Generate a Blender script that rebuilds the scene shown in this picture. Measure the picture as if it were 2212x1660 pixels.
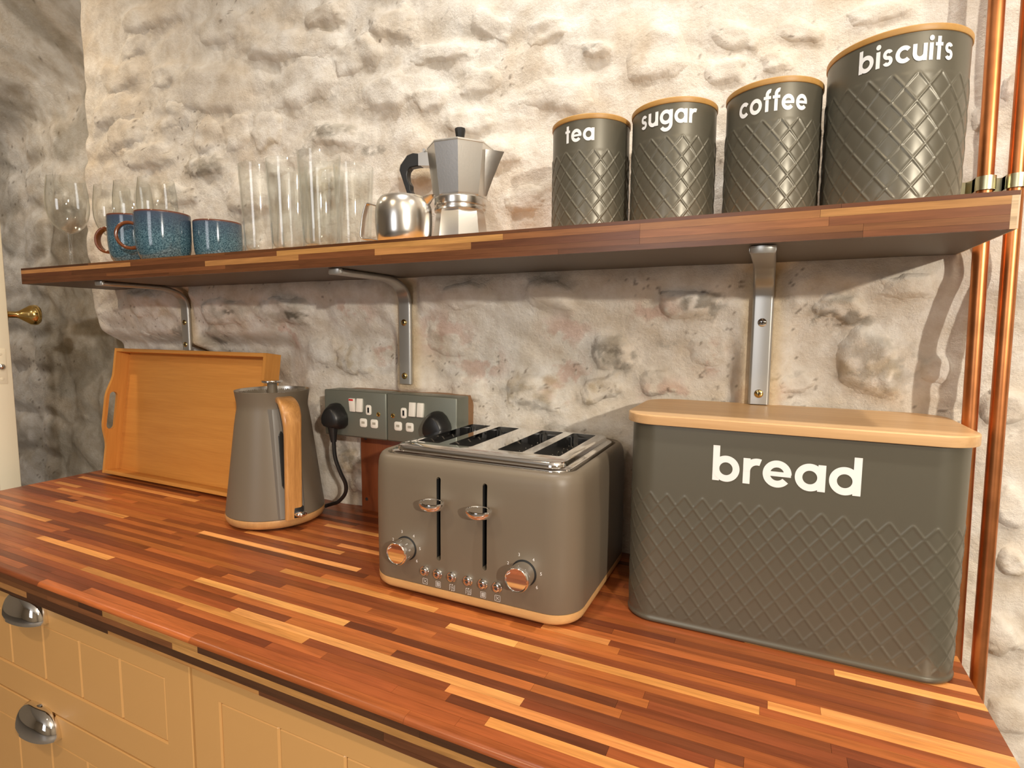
import bpy, bmesh, math, random
import numpy as np
from mathutils import Vector, Matrix

# ------------------------------------------------------------------ reset
for o in list(bpy.data.objects):
    bpy.data.objects.remove(o)
scene = bpy.context.scene
COL = scene.collection
PI = math.pi

# ------------------------------------------------------------------ camera
FPX = 1191.4
cam_d = bpy.data.cameras.new('camera')
cam = bpy.data.objects.new('camera', cam_d)
COL.objects.link(cam)
cam_d.sensor_width = 36.0
cam_d.sensor_fit = 'HORIZONTAL'
cam_d.lens = FPX / 2212.0 * 36.0
cam_d.clip_start = 0.02
def cam_axes(yaw, pitch, roll):
    cy, sy, cp, sp = math.cos(yaw), math.sin(yaw), math.cos(pitch), math.sin(pitch)
    f = Vector((-sy * cp, cy * cp, sp)); r = Vector((cy, sy, 0)); u = r.cross(f)
    cr, sr = math.cos(roll), math.sin(roll)
    return cr * r + sr * u, -sr * r + cr * u, f
r_, u_, f_ = cam_axes(0.4407, -0.0967, 0.0069)
CAM = Vector((0.945, -0.8334, 0.3686))
cam.matrix_world = Matrix(((r_.x, u_.x, -f_.x, CAM.x), (r_.y, u_.y, -f_.y, CAM.y), (r_.z, u_.z, -f_.z, CAM.z), (0, 0, 0, 1)))
scene.camera = cam

# ------------------------------------------------------------------ world, lights, exposure
scene.view_settings.view_transform = 'Standard'
scene.view_settings.look = 'None'
scene.view_settings.gamma = 1.0
scene.view_settings.use_curve_mapping = False
scene.view_settings.exposure = 0.27
scene.cycles.transparent_max_bounces = 40
w = bpy.data.worlds.new('world'); scene.world = w
w.use_nodes = True
w.node_tree.nodes['Background'].inputs[0].default_value = (1.0, 0.90, 0.76, 1)
w.node_tree.nodes['Background'].inputs[1].default_value = 0.3

def point_light(name, loc, power, col, radius=0.03):
    d = bpy.data.lights.new(name, 'POINT'); d.energy = power; d.color = col; d.shadow_soft_size = radius
    o = bpy.data.objects.new(name, d); o.location = loc; COL.objects.link(o); return o
def spot_light(name, loc, target, power, col, angle=110, blend=0.6, radius=0.03):
    d = bpy.data.lights.new(name, 'SPOT'); d.energy = power; d.color = col; d.shadow_soft_size = radius
    d.spot_size = math.radians(angle); d.spot_blend = blend
    o = bpy.data.objects.new(name, d); o.location = loc
    o.rotation_euler = (Vector(target) - Vector(loc)).to_track_quat('-Z', 'Y').to_euler(); COL.objects.link(o); return o
def area_light(name, loc, target, sx, sy, power, col):
    d = bpy.data.lights.new(name, 'AREA'); d.shape = 'RECTANGLE'; d.size = sx; d.size_y = sy; d.energy = power; d.color = col
    o = bpy.data.objects.new(name, d); o.location = loc
    o.rotation_euler = (Vector(target) - Vector(loc)).to_track_quat('-Z', 'Y').to_euler(); COL.objects.link(o); return o

WARM = (1.0, 0.80, 0.56)
NEUT = (1.0, 0.90, 0.77)
# ceiling downlights of the kitchen, the lamp across the room and the window opposite, plus an added passage fill
spot_light('downlight_over_worktop', (0.62, -0.50, 1.57), (0.62, -0.42, 0.0), 34, (1.0, .97, .92), 125, 1.0)
spot_light('downlight_over_tray', (-0.75, -0.50, 1.57), (-0.70, -0.40, 0.0), 26, WARM, 125, 1.0)
spot_light('downlight_over_pipes', (1.62, -0.48, 1.57), (1.60, -0.42, 0.0), 30, NEUT, 125, 1.0)
spot_light('downlight_room', (0.10, -1.55, 1.57), (0.10, -1.35, 0.0), 30, WARM, 125, 1.0)
spot_light('downlight_room_right', (1.35, -1.55, 1.57), (1.35, -1.35, 0.0), 30, WARM, 125, 1.0)
spot_light('passage_fill_light', (-1.45, -0.35, 1.57), (-1.45, -0.1, 0.0), 16, NEUT, 140, 0.8)  # fill lamp added to brighten the passage wall, not a known fitting
point_light('room_lamp', (2.30, -1.90, 0.88), 122, (1.0, .92, .80), 0.03)
area_light('window_daylight', (0.1, -4.6, 0.75), (0.3, 0, 0.3), 1.1, 1.5, 22, (0.95, 0.96, 1.0))

# ------------------------------------------------------------------ helpers
def link(o, parent=None):
    COL.objects.link(o)
    if parent is not None:
        o.parent = parent
    return o
def mobj(name, verts, faces, mat, parent=None, smooth=35, loc=None, rot=None):
    me = bpy.data.meshes.new(name)
    me.from_pydata([tuple(v) for v in verts], [], [tuple(f) for f in faces])
    bm = bmesh.new(); bm.from_mesh(me); bmesh.ops.recalc_face_normals(bm, faces=bm.faces); bm.to_mesh(me); bm.free()
    if mat is not None:
        me.materials.append(mat)
    if smooth:
        me.shade_smooth(); me.set_sharp_from_angle(angle=math.radians(smooth))
    o = bpy.data.objects.new(name, me); link(o, parent)
    if loc is not None: o.location = loc
    if rot is not None: o.rotation_euler = rot
    return o
def thing(name, label, cat, loc=(0, 0, 0), rotz=0.0, group=None):
    o = bpy.data.objects.new(name, None); o.empty_display_size = 0.02
    o.location = loc; o.rotation_euler = (0, 0, rotz); COL.objects.link(o)
    return tag(o, label, cat, group)
def tag(o, label, cat, group=None):
    o['label'] = label; o['category'] = cat
    if group: o['group'] = group
    return o
def join(*parts):
    V, F = [], []
    for v, f in parts:
        n = len(V); V += [tuple(a) for a in v]; F += [tuple(i + n for i in ff) for ff in f]
    return V, F
def xf(part, loc=(0, 0, 0), rot=None, scale=None):
    v, f = part
    M = Matrix.Translation(loc)
    if rot is not None:
        from mathutils import Euler
        M = M @ Euler(rot).to_matrix().to_4x4()
    out = []
    for a in v:
        a = Vector(a)
        if scale is not None: a = Vector((a.x * scale[0], a.y * scale[1], a.z * scale[2]))
        out.append(M @ a)
    return out, f
def box(x0, x1, y0, y1, z0, z1, bevel=0.0, seg=2):
    bm = bmesh.new(); bmesh.ops.create_cube(bm, size=1.0)
    for v in bm.verts:
        v.co = Vector((x0 + (v.co.x + .5) * (x1 - x0), y0 + (v.co.y + .5) * (y1 - y0), z0 + (v.co.z + .5) * (z1 - z0)))
    if bevel > 0:
        bmesh.ops.bevel(bm, geom=list(bm.edges), offset=bevel, segments=seg, profile=0.5, affect='EDGES')
    bm.verts.index_update()
    V = [v.co.copy() for v in bm.verts]; F = [[v.index for v in f.verts] for f in bm.faces]; bm.free()
    return V, F
def loft(rings, cap0=True, cap1=True, closed=True):
    n = len(rings[0]); V = []; F = []
    for r in rings: V += [tuple(p) for p in r]
    for i in range(len(rings) - 1):
        for j in range(n if closed else n - 1):
            k = (j + 1) % n
            F.append((i * n + j, i * n + k, (i + 1) * n + k, (i + 1) * n + j))
    if cap0: F.append(tuple(range(n))[::-1])
    if cap1: F.append(tuple((len(rings) - 1) * n + j for j in range(n)))
    return V, F
def lathe(profile, n=48, cap0=True, cap1=True, a0=0.0):
    rings = [[(r * math.cos(a0 + 2 * PI * j / n), r * math.sin(a0 + 2 * PI * j / n), z) for j in range(n)] for r, z in profile]
    return loft(rings, cap0, cap1)
def rrect(hw, hd, r, seg=8):
    r = min(r, hw - 1e-5, hd - 1e-5); pts = []
    for cx, cy, a in ((hw - r, hd - r, 0), (-hw + r, hd - r, PI / 2), (-hw + r, -hd + r, PI), (hw - r, -hd + r, 1.5 * PI)):
        for i in range(seg + 1):
            t = a + PI / 2 * i / seg
            pts.append((cx + r * math.cos(t), cy + r * math.sin(t)))
    return pts
def frames(path):
    P = [Vector(p) for p in path]; T = []
    for i in range(len(P)):
        T.append((P[min(i + 1, len(P) - 1)] - P[max(i - 1, 0)]).normalized())
    up = Vector((0, 0, 1)) if abs(T[0].z) < .9 else Vector((1, 0, 0))
    out = []
    for t in T:
        n = (up - t * up.dot(t)).normalized(); b = t.cross(n); up = n; out.append((t, n, b))
    return P, out
def tube(path, rad, n=12, caps=True):
    P, fr = frames(path); rings = []
    for i, (p, (t, a, b)) in enumerate(zip(P, fr)):
        r = rad[i] if isinstance(rad, (list, tuple)) else rad
        rings.append([p + r * (math.cos(2 * PI * j / n) * a + math.sin(2 * PI * j / n) * b) for j in range(n)])
    return loft(rings, caps, caps)
def spline(pts, m=8):
    P = [Vector(p) for p in pts]; P = [2 * P[0] - P[1]] + P + [2 * P[-1] - P[-2]]; out = []
    for i in range(1, len(P) - 2):
        for k in range(m):
            t = k / m; a, b, c, d = P[i - 1], P[i], P[i + 1], P[i + 2]
            out.append(0.5 * ((2 * b) + (c - a) * t + (2 * a - 5 * b + 4 * c - d) * t * t + (3 * b - a - 3 * c + d) * t ** 3))
    out.append(P[-2]); return out
def prism(poly, y0, y1, axis='y'):
    n = len(poly); V = []; F = []
    for yy in (y0, y1):
        for a, b in poly:
            V.append((a, yy, b) if axis == 'y' else ((yy, a, b) if axis == 'x' else (a, b, yy)))
    F.append(tuple(range(n))); F.append(tuple(range(n, 2 * n))[::-1])
    for i in range(n):
        k = (i + 1) % n; F.append((i, k, n + k, n + i))
    return V, F
def boolean_cut(o, cutters):
    """cut solid meshes (V,F) out of object o; keeps o's material"""
    tmp = []
    for k, part in enumerate(cutters):
        c = mobj('cutter', part[0], part[1], None, None, smooth=0)
        if o.parent is not None: c.parent = o.parent
        m = o.modifiers.new('cut%d' % k, 'BOOLEAN'); m.operation = 'DIFFERENCE'; m.object = c; m.solver = 'EXACT'
        tmp.append(c)
    bpy.context.view_layer.update()
    dg = bpy.context.evaluated_depsgraph_get()
    me = bpy.data.meshes.new_from_object(o.evaluated_get(dg))
    o.modifiers.clear(); o.data = me
    for c in tmp: bpy.data.objects.remove(c)
    me.shade_smooth(); me.set_sharp_from_angle(angle=math.radians(35))
    return o

# ------------------------------------------------------------------ materials
def srgb(r, g, b):
    return tuple(((c / 255) / 12.92 if c / 255 <= .04045 else ((c / 255 + .055) / 1.055) ** 2.4) for c in (r, g, b)) + (1,)
def mat(name, col, rough=.5, metal=0.0, spec=.5, bump=0.0, bscale=200.0, coat=0.0, var=0.0, vscale=40.0, vcol=None):
    m = bpy.data.materials.new(name); m.use_nodes = True
    nt = m.node_tree; b = nt.nodes['Principled BSDF']
    b.inputs['Base Color'].default_value = col; b.inputs['Roughness'].default_value = rough
    b.inputs['Metallic'].default_value = metal; b.inputs['Specular IOR Level'].default_value = spec
    b.inputs['Coat Weight'].default_value = coat
    tc = nt.nodes.new('ShaderNodeTexCoord')
    if bump or var:
        nz = nt.nodes.new('ShaderNodeTexNoise'); nt.links.new(tc.outputs['Object'], nz.inputs['Vector'])
        nz.inputs['Scale'].default_value = bscale; nz.inputs['Detail'].default_value = 3
    if bump:
        bp = nt.nodes.new('ShaderNodeBump'); bp.inputs['Strength'].default_value = bump; bp.inputs['Distance'].default_value = .001
        nt.links.new(nz.outputs['Fac'], bp.inputs['Height']); nt.links.new(bp.outputs['Normal'], b.inputs['Normal'])
    if var:
        n2 = nt.nodes.new('ShaderNodeTexNoise'); nt.links.new(tc.outputs['Object'], n2.inputs['Vector']); n2.inputs['Scale'].default_value = vscale
        n2.inputs['Detail'].default_value = 4
        rp = nt.nodes.new('ShaderNodeValToRGB'); rp.color_ramp.elements[0].position = .35; rp.color_ramp.elements[1].position = .7
        rp.color_ramp.elements[0].color = col; rp.color_ramp.elements[1].color = vcol or tuple(c * (1 - var) for c in col[:3]) + (1,)
        nt.links.new(n2.outputs['Fac'], rp.inputs['Fac']); nt.links.new(rp.outputs['Color'], b.inputs['Base Color'])
    return m
def wood(name, c0, c1, axis='x', stretch=14.0, scale=30.0, rough=.4, objcol=False, coat=0.0, contrast=(.3, .72), world=False, spec=.5, knots=False):
    m = bpy.data.materials.new(name); m.use_nodes = True; nt = m.node_tree; b = nt.nodes['Principled BSDF']; L = nt.links
    b.inputs['Roughness'].default_value = rough; b.inputs['Coat Weight'].default_value = coat; b.inputs['Specular IOR Level'].default_value = spec
    if world:
        src = nt.nodes.new('ShaderNodeNewGeometry').outputs['Position']
        oi = nt.nodes.new('ShaderNodeObjectInfo')
        ad = nt.nodes.new('ShaderNodeVectorMath'); ad.operation = 'ADD'
        mu = nt.nodes.new('ShaderNodeMath'); mu.operation = 'MULTIPLY'; mu.inputs[1].default_value = 37.0
        L.new(oi.outputs['Random'], mu.inputs[0]); L.new(src, ad.inputs[0]); L.new(mu.outputs[0], ad.inputs[1]); src = ad.outputs[0]
    else:
        src = nt.nodes.new('ShaderNodeTexCoord').outputs['Object']; oi = nt.nodes.new('ShaderNodeObjectInfo')
    mp = nt.nodes.new('ShaderNodeMapping'); L.new(src, mp.inputs['Vector'])
    s = [scale, scale, scale]; s['xyz'.index(axis)] = scale / stretch; mp.inputs['Scale'].default_value = s
    n1 = nt.nodes.new('ShaderNodeTexNoise'); n1.inputs['Scale'].default_value = 1.0; n1.inputs['Detail'].default_value = 5; n1.inputs['Roughness'].default_value = .62; n1.inputs['Distortion'].default_value = .6
    L.new(mp.outputs[0], n1.inputs['Vector'])
    n2 = nt.nodes.new('ShaderNodeTexNoise'); n2.inputs['Scale'].default_value = 7.0; n2.inputs['Detail'].default_value = 3
    L.new(mp.outputs[0], n2.inputs['Vector'])
    mx = nt.nodes.new('ShaderNodeMix'); mx.data_type = 'FLOAT'; mx.inputs['Factor'].default_value = .35
    L.new(n1.outputs['Fac'], mx.inputs[2]); L.new(n2.outputs['Fac'], mx.inputs[3])
    rp = nt.nodes.new('ShaderNodeValToRGB'); rp.color_ramp.elements[0].position = contrast[0]; rp.color_ramp.elements[1].position = contrast[1]
    rp.color_ramp.elements[0].color = c0; rp.color_ramp.elements[1].color = c1
    L.new(mx.outputs[0], rp.inputs['Fac'])
    out = rp.outputs['Color']
    if objcol:
        mm = nt.nodes.new('ShaderNodeMix'); mm.data_type = 'RGBA'; mm.blend_type = 'MULTIPLY'; mm.inputs['Factor'].default_value = 1
        L.new(out, mm.inputs[6]); L.new(oi.outputs['Color'], mm.inputs[7]); out = mm.outputs[2]
    L.new(out, b.inputs['Base Color'])
    bp = nt.nodes.new('ShaderNodeBump'); bp.inputs['Strength'].default_value = .06; bp.inputs['Distance'].default_value = .0006
    L.new(n2.outputs['Fac'], bp.inputs['Height']); L.new(bp.outputs['Normal'], b.inputs['Normal'])
    return m
def glass_mat(name):
    m = bpy.data.materials.new(name); m.use_nodes = True; nt = m.node_tree; nt.nodes.clear(); L = nt.links
    out = nt.nodes.new('ShaderNodeOutputMaterial'); mx = nt.nodes.new('ShaderNodeMixShader')
    tr = nt.nodes.new('ShaderNodeBsdfTransparent'); tr.inputs[0].default_value = (.97, .98, .975, 1)
    gl = nt.nodes.new('ShaderNodeBsdfGlossy'); gl.inputs['Roughness'].default_value = .02; gl.inputs[0].default_value = (1, 1, 1, 1)
    fr = nt.nodes.new('ShaderNodeFresnel'); fr.inputs['IOR'].default_value = 1.5
    bo = nt.nodes.new('ShaderNodeNewGeometry')
    # same fresnel for both sides of the wall
    ma = nt.nodes.new('ShaderNodeMath'); ma.operation = 'MULTIPLY_ADD'
    lw = nt.nodes.new('ShaderNodeLayerWeight'); lw.inputs['Blend'].default_value = .5
    pw = nt.nodes.new('ShaderNodeMath'); pw.operation = 'POWER'; pw.inputs[1].default_value = 4.0
    L.new(lw.outputs['Facing'], pw.inputs[0]); L.new(pw.outputs[0], ma.inputs[0]); ma.inputs[1].default_value = .75; ma.inputs[2].default_value = .045
    tr_mix = nt.nodes.new('ShaderNodeMix'); tr_mix.data_type = 'RGBA'; tr_mix.inputs[6].default_value = (.975, .98, .975, 1); tr_mix.inputs[7].default_value = (.55, .58, .55, 1)
    p2 = nt.nodes.new('ShaderNodeMath'); p2.operation = 'POWER'; p2.inputs[1].default_value = 6.0; L.new(lw.outputs['Facing'], p2.inputs[0]); L.new(p2.outputs[0], tr_mix.inputs['Factor']); L.new(tr_mix.outputs[2], tr.inputs[0])
    L.new(ma.outputs[0], mx.inputs[0]); L.new(tr.outputs[0], mx.inputs[1]); L.new(gl.outputs[0], mx.inputs[2]); L.new(mx.outputs[0], out.inputs[0])
    return m

M = {}
M['grey'] = mat('taupe_enamel', (.155, .124, .088, 1), rough=.42, spec=.5)
M['greyc'] = mat('grey_tin_enamel', (.122, .112, .083, 1), rough=.36, metal=.35, spec=.6)
M['letter'] = mat('white_lettering', (.80, .80, .79, 1), rough=.5)
M['chrome'] = mat('chrome', (.86, .86, .86, 1), rough=.05, metal=1)
M['steel'] = mat('brushed_steel', (.72, .70, .66, 1), rough=.24, metal=1)
M['alu'] = mat('cast_aluminium', (.70, .69, .66, 1), rough=.30, metal=1, bump=.05, bscale=400)
M['copper'] = mat('copper_pipe', (.70, .27, .10, 1), rough=.36, metal=1, var=.35, vscale=25)
M['brass'] = mat('brass', (.68, .50, .20, 1), rough=.16, metal=1)
M['zinc'] = mat('passivated_zinc', (.72, .70, .48, 1), rough=.34, metal=1)
M['black'] = mat('black_plastic', (.012, .012, .012, 1), rough=.38)
M['dark'] = mat('dark_cavity', (.008, .008, .008, 1), rough=.7)
M['darkmetal'] = mat('dark_metal', (.12, .12, .12, 1), rough=.35, metal=.8)
M['white'] = mat('white_plastic', (.80, .77, .70, 1), rough=.35)
M['red'] = mat('red_mark', (.6, .03, .03, 1), rough=.4)
M['socket'] = mat('hammered_socket_metal', (.20, .21, .175, 1), rough=.42, metal=.45, bump=.05, bscale=300)
M['bracket'] = mat('silver_bracket_paint', (.46, .45, .42, 1), rough=.33, metal=.65)
M['cream'] = mat('cream_cabinet_paint', srgb(206, 158, 98), rough=.42)
M['door'] = mat('cream_door_paint', srgb(236, 226, 200), rough=.5, bump=.1, bscale=60)
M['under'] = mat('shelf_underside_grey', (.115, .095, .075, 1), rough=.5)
M['trim'] = mat('pale_edge_strip', (.62, .48, .32, 1), rough=.5)
M['board'] = wood('red_brown_board', (.20, .050, .016, 1), (.30, .085, .028, 1), 'z', 10, 40, .45)
M['pattress'] = wood('pattress_wood', (.24, .12, .05, 1), (.34, .18, .08, 1), 'x', 10, 40, .5)
M['bamboo'] = wood('bamboo', (.56, .225, .043, 1), (.74, .345, .080, 1), 'x', 22, 46, .42, contrast=(.25, .75))
M['bamboo_v'] = wood('bamboo_upright', (.56, .225, .043, 1), (.74, .345, .080, 1), 'y', 22, 46, .42, contrast=(.25, .75))
M['lid'] = wood('bread_lid_bamboo', (.56, .33, .15, 1), (.70, .45, .225, 1), 'x', 30, 42, .40, contrast=(.36, .62))
M['canlid'] = wood('canister_lid_bamboo', (.42, .22, .055, 1), (.52, .29, .085, 1), 'x', 10, 60, .45)
M['oak'] = wood('pale_wood_trim', (.52, .29, .11, 1), (.70, .44, .19, 1), 'x', 6, 38, .36, contrast=(.2, .8))
M['handlew'] = wood('kettle_handle_wood', (.38, .17, .050, 1), (.60, .30, .095, 1), 'z', 14, 90, .30, coat=.3, contrast=(.34, .66))
M['ringw'] = wood('kettle_base_wood', (.44, .22, .08, 1), (.62, .35, .14, 1), 'z', 3, 90, .36, contrast=(.2, .8))
M['stave'] = wood('worktop_stave', (.52, .46, .40, 1), (1.18, 1.13, 1.08, 1), 'x', 18, 62, .30, objcol=True, world=True, contrast=(.28, .62), spec=.45)
M['glass'] = glass_mat('clear_glass')

def mug_mat():
    m = bpy.data.materials.new('blue_reactive_glaze'); m.use_nodes = True; nt = m.node_tree; b = nt.nodes['Principled BSDF']; L = nt.links
    b.inputs['Roughness'].default_value = .10; b.inputs['Specular IOR Level'].default_value = .6
    tc = nt.nodes.new('ShaderNodeTexCoord'); sp = nt.nodes.new('ShaderNodeSeparateXYZ'); L.new(tc.outputs['Object'], sp.inputs[0])
    at_ = nt.nodes.new('ShaderNodeAttribute'); at_.attribute_name = 'edge'
    nz = nt.nodes.new('ShaderNodeTexNoise'); nz.inputs['Scale'].default_value = 420; nz.inputs['Detail'].default_value = 2; L.new(tc.outputs['Object'], nz.inputs['Vector'])
    r1 = nt.nodes.new('ShaderNodeValToRGB'); e = r1.color_ramp.elements
    e[0].position = .38; e[0].color = (.020, .062, .092, 1); e[1].position = .68; e[1].color = (.13, .24, .30, 1)
    L.new(nz.outputs['Fac'], r1.inputs['Fac'])
    # bluer, greyer band towards the rim
    zr = nt.nodes.new('ShaderNodeMapRange'); zr.inputs['From Min'].default_value = .045; zr.inputs['From Max'].default_value = .092; L.new(sp.outputs['Z'], zr.inputs['Value'])
    m1 = nt.nodes.new('ShaderNodeMix'); m1.data_type = 'RGBA'; L.new(zr.outputs[0], m1.inputs['Factor']); L.new(r1.outputs['Color'], m1.inputs[6]); m1.inputs[7].default_value = (.055, .078, .125, 1)
    n3 = nt.nodes.new('ShaderNodeMath'); n3.operation = 'MULTIPLY'; L.new(at_.outputs['Fac'], n3.inputs[0]); n3.inputs[1].default_value = 1.0
    m2 = nt.nodes.new('ShaderNodeMix'); m2.data_type = 'RGBA'; L.new(n3.outputs[0], m2.inputs['Factor']); L.new(m1.outputs[2], m2.inputs[6]); m2.inputs[7].default_value = (.16, .045, .012, 1)
    L.new(m2.outputs[2], b.inputs['Base Color'])
    return m
M['mug'] = mug_mat()

def wall_mat():
    m = bpy.data.materials.new('limewashed_rubble'); m.use_nodes = True; nt = m.node_tree; b = nt.nodes['Principled BSDF']; L = nt.links
    b.inputs['Roughness'].default_value = .86; b.inputs['Specular IOR Level'].default_value = .25
    at_ = nt.nodes.new('ShaderNodeAttribute'); at_.attribute_name = 'tint'
    ge = nt.nodes.new('ShaderNodeNewGeometry')
    n1 = nt.nodes.new('ShaderNodeTexNoise'); n1.inputs['Scale'].default_value = 26; n1.inputs['Detail'].default_value = 6; n1.inputs['Roughness'].default_value = .65; L.new(ge.outputs['Position'], n1.inputs['Vector'])
    r = nt.nodes.new('ShaderNodeValToRGB'); e = r.color_ramp.elements
    e[0].position = .33; e[0].color = (.80, .74, .66, 1); e[1].position = .62; e[1].color = (1.05, 1.05, 1.05, 1); L.new(n1.outputs['Fac'], r.inputs['Fac'])
    mm = nt.nodes.new('ShaderNodeMix'); mm.data_type = 'RGBA'; mm.blend_type = 'MULTIPLY'; mm.inputs['Factor'].default_value = .8
    L.new(at_.outputs['Color'], mm.inputs[6]); L.new(r.outputs['Color'], mm.inputs[7]); L.new(mm.outputs[2], b.inputs['Base Color'])
    n2 = nt.nodes.new('ShaderNodeTexNoise'); n2.inputs['Scale'].default_value = 140; n2.inputs['Detail'].default_value = 8; n2.inputs['Roughness'].default_value = .7; L.new(ge.outputs['Position'], n2.inputs['Vector'])
    bp = nt.nodes.new('ShaderNodeBump'); bp.inputs['Strength'].default_value = .8; bp.inputs['Distance'].default_value = .004
    L.new(n2.outputs['Fac'], bp.inputs['Height']); L.new(bp.outputs['Normal'], b.inputs['Normal'])
    return m
M['wall'] = wall_mat()
M['floor'] = mat('slate_floor', (.16, .14, .12, 1), rough=.6)
M['plaster'] = mat('warm_plaster', (.34, .28, .21, 1), rough=.9)
M['ceiling'] = mat('white_ceiling', (.60, .56, .50, 1), rough=.9)

# ------------------------------------------------------------------ rubble wall
rs = np.random.RandomState(7)
TAB = rs.rand(256, 256)
def vn(x, z, seed=0):
    x = x + seed * 17.31; z = z + seed * 9.77
    xi = np.floor(x).astype(int); zi = np.floor(z).astype(int); fx = x - xi; fz = z - zi
    fx = fx * fx * (3 - 2 * fx); fz = fz * fz * (3 - 2 * fz)
    a = TAB[xi & 255, zi & 255]; b = TAB[(xi + 1) & 255, zi & 255]; c = TAB[xi & 255, (zi + 1) & 255]; d = TAB[(xi + 1) & 255, (zi + 1) & 255]
    return (a * (1 - fx) + b * fx) * (1 - fz) + (c * (1 - fx) + d * fx) * fz
def fbm(x, z, s, seed=0, octv=4, g=.5):
    t = 0; a = 1; n = 0
    for k in range(octv):
        t = t + a * vn(x * s, z * s, seed + k * 3); n += a; a *= g; s *= 2.03
    return t / n
def sst(a, b, x):
    t = np.clip((x - a) / (b - a), 0, 1); return t * t * (3 - 2 * t)
# half-buried stones: centre x, centre z, half width, half height, tilt, relief mm, tone
STONES = [(-0.351,1.063,0.128,0.033,-5,14,0),(-0.424,1.01,0.055,0.025,10,10,0),(-0.321,0.93,0.051,0.027,0,11,0),(-0.157,0.877,0.144,0.053,-12,15,0),(0.06,0.921,0.122,0.032,-8,15,0),(0.104,0.841,0.084,0.046,5,15,0),(-0.479,0.958,0.078,0.036,0,10,0),(-0.516,0.886,0.089,0.036,0,10,0),(-0.178,0.782,0.054,0.031,20,10,0),(-0.092,0.779,0.041,0.037,5,9,0),(-0.004,0.771,0.045,0.038,0,9,2),(-0.451,0.825,0.094,0.034,0,12,0),(-0.403,0.766,0.104,0.031,0,12,0),(-0.196,0.721,0.066,0.022,0,9,1),(0.182,0.736,0.071,0.023,-10,11,1),(-0.072,0.646,0.067,0.04,0,12,0),(0.236,0.871,0.057,0.032,10,11,0),(0.308,0.905,0.059,0.032,-10,14,0),(0.408,0.836,0.056,0.02,-5,9,0),(0.301,0.793,0.062,0.035,0,12,0),(0.488,0.778,0.047,0.027,0,9,0),(0.776,0.767,0.048,0.041,0,9,0),(0.688,0.786,0.026,0.012,-15,9,0),(0.627,0.731,0.061,0.027,-12,9,0),(0.51,0.861,0.053,0.021,-25,9,0),(0.606,0.833,0.034,0.02,0,7,0),(0.394,0.762,0.042,0.023,0,8,0),(0.467,0.717,0.044,0.02,-10,7,0),(-0.117,0.988,0.081,0.031,-8,12,0),(0.16,0.954,0.05,0.022,0,12,0),(0.88,0.769,0.037,0.021,-20,7,0),(0.933,0.723,0.027,0.017,-10,7,0),(0.865,0.724,0.024,0.018,0,7,0),(0.953,0.759,0.032,0.017,-15,7,0),(1.043,0.761,0.035,0.013,0,6,0),(-0.291,0.67,0.071,0.025,0,9,0),(0.028,0.693,0.05,0.022,0,9,0),(-0.277,0.838,0.054,0.029,0,9,0),(0.138,0.655,0.052,0.026,0,9,2),(0.527,0.657,0.05,0.025,0,8,0),(0.569,0.58,0.036,0.022,0,8,0),(0.359,0.647,0.043,0.024,0,8,2),(0.715,0.335,0.04,0.033,10,13,1),(1.061,0.329,0.034,0.045,-5,14,3),(0.572,0.261,0.056,0.034,0,13,2),(0.693,0.275,0.036,0.022,20,12,2),(0.616,0.425,0.048,0.024,-15,12,0),(0.464,0.428,0.054,0.024,0,9,0),(-0.15,0.408,0.08,0.031,0,11,1),(0.026,0.406,0.083,0.031,0,11,1),(-0.24,0.336,0.055,0.029,30,9,1),(0.406,0.346,0.053,0.029,0,9,0),(0.825,0.407,0.039,0.024,0,10,0),(0.853,0.34,0.032,0.024,0,7,0),(1.02,0.402,0.031,0.018,-15,10,1),(1.095,0.427,0.029,0.017,0,9,0),(0.788,0.289,0.034,0.021,0,9,0),(0.976,0.298,0.025,0.016,10,9,0),(0.445,0.264,0.038,0.025,0,8,0),(0.191,0.306,0.052,0.028,0,9,2),(0.106,0.323,0.049,0.028,0,9,0),(-0.428,0.424,0.079,0.033,0,9,2),(-0.492,0.333,0.074,0.029,0,9,0),(0.148,0.096,0.055,0.029,0,9,2),(0.196,0.044,0.041,0.019,0,7,0),(1.202,0.28,0.021,0.022,0,10,0),(1.215,0.156,0.019,0.026,0,11,0),(1.223,-0.015,0.024,0.024,25,15,0),(1.225,0.087,0.019,0.02,0,9,2),(1.24,-0.114,0.026,0.027,0,10,0),(1.155,0.619,0.013,0.018,0,7,0),(1.177,0.651,0.01,0.015,0,7,0),(1.131,0.323,0.016,0.017,0,7,0)]
# dark weathered patches on the limewash: x, z, half width, half height, strength
STAINS = [(0.043,0.396,0.052,0.010,.9),(-0.137,0.407,0.029,0.011,.85),(0.718,0.33,0.038,0.030,.55),(0.801,0.349,0.019,0.009,.35),(0.848,0.41,0.038,0.013,.65),(1.02,0.386,0.048,0.014,.65),(0.859,0.393,0.014,0.009,.5),(-0.234,0.337,0.021,0.024,.65),(0.145,0.807,0.057,0.006,.25),(1.071,0.315,0.045,0.05,.35),(0.166,0.744,0.048,0.013,.45),(-0.193,0.712,0.057,0.014,.4),(0.265,0.697,0.029,0.009,.5),(0.685,0.789,0.020,0.005,.5),(0.094,0.715,0.029,0.011,.3),(0.12,0.19,0.06,0.05,.3),(0.16,0.10,0.07,0.03,.4),(-0.35,0.36,0.03,0.02,.5),(0.57,0.258,0.05,0.028,.3),(0.62,0.20,0.06,0.015,.3)]
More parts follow.
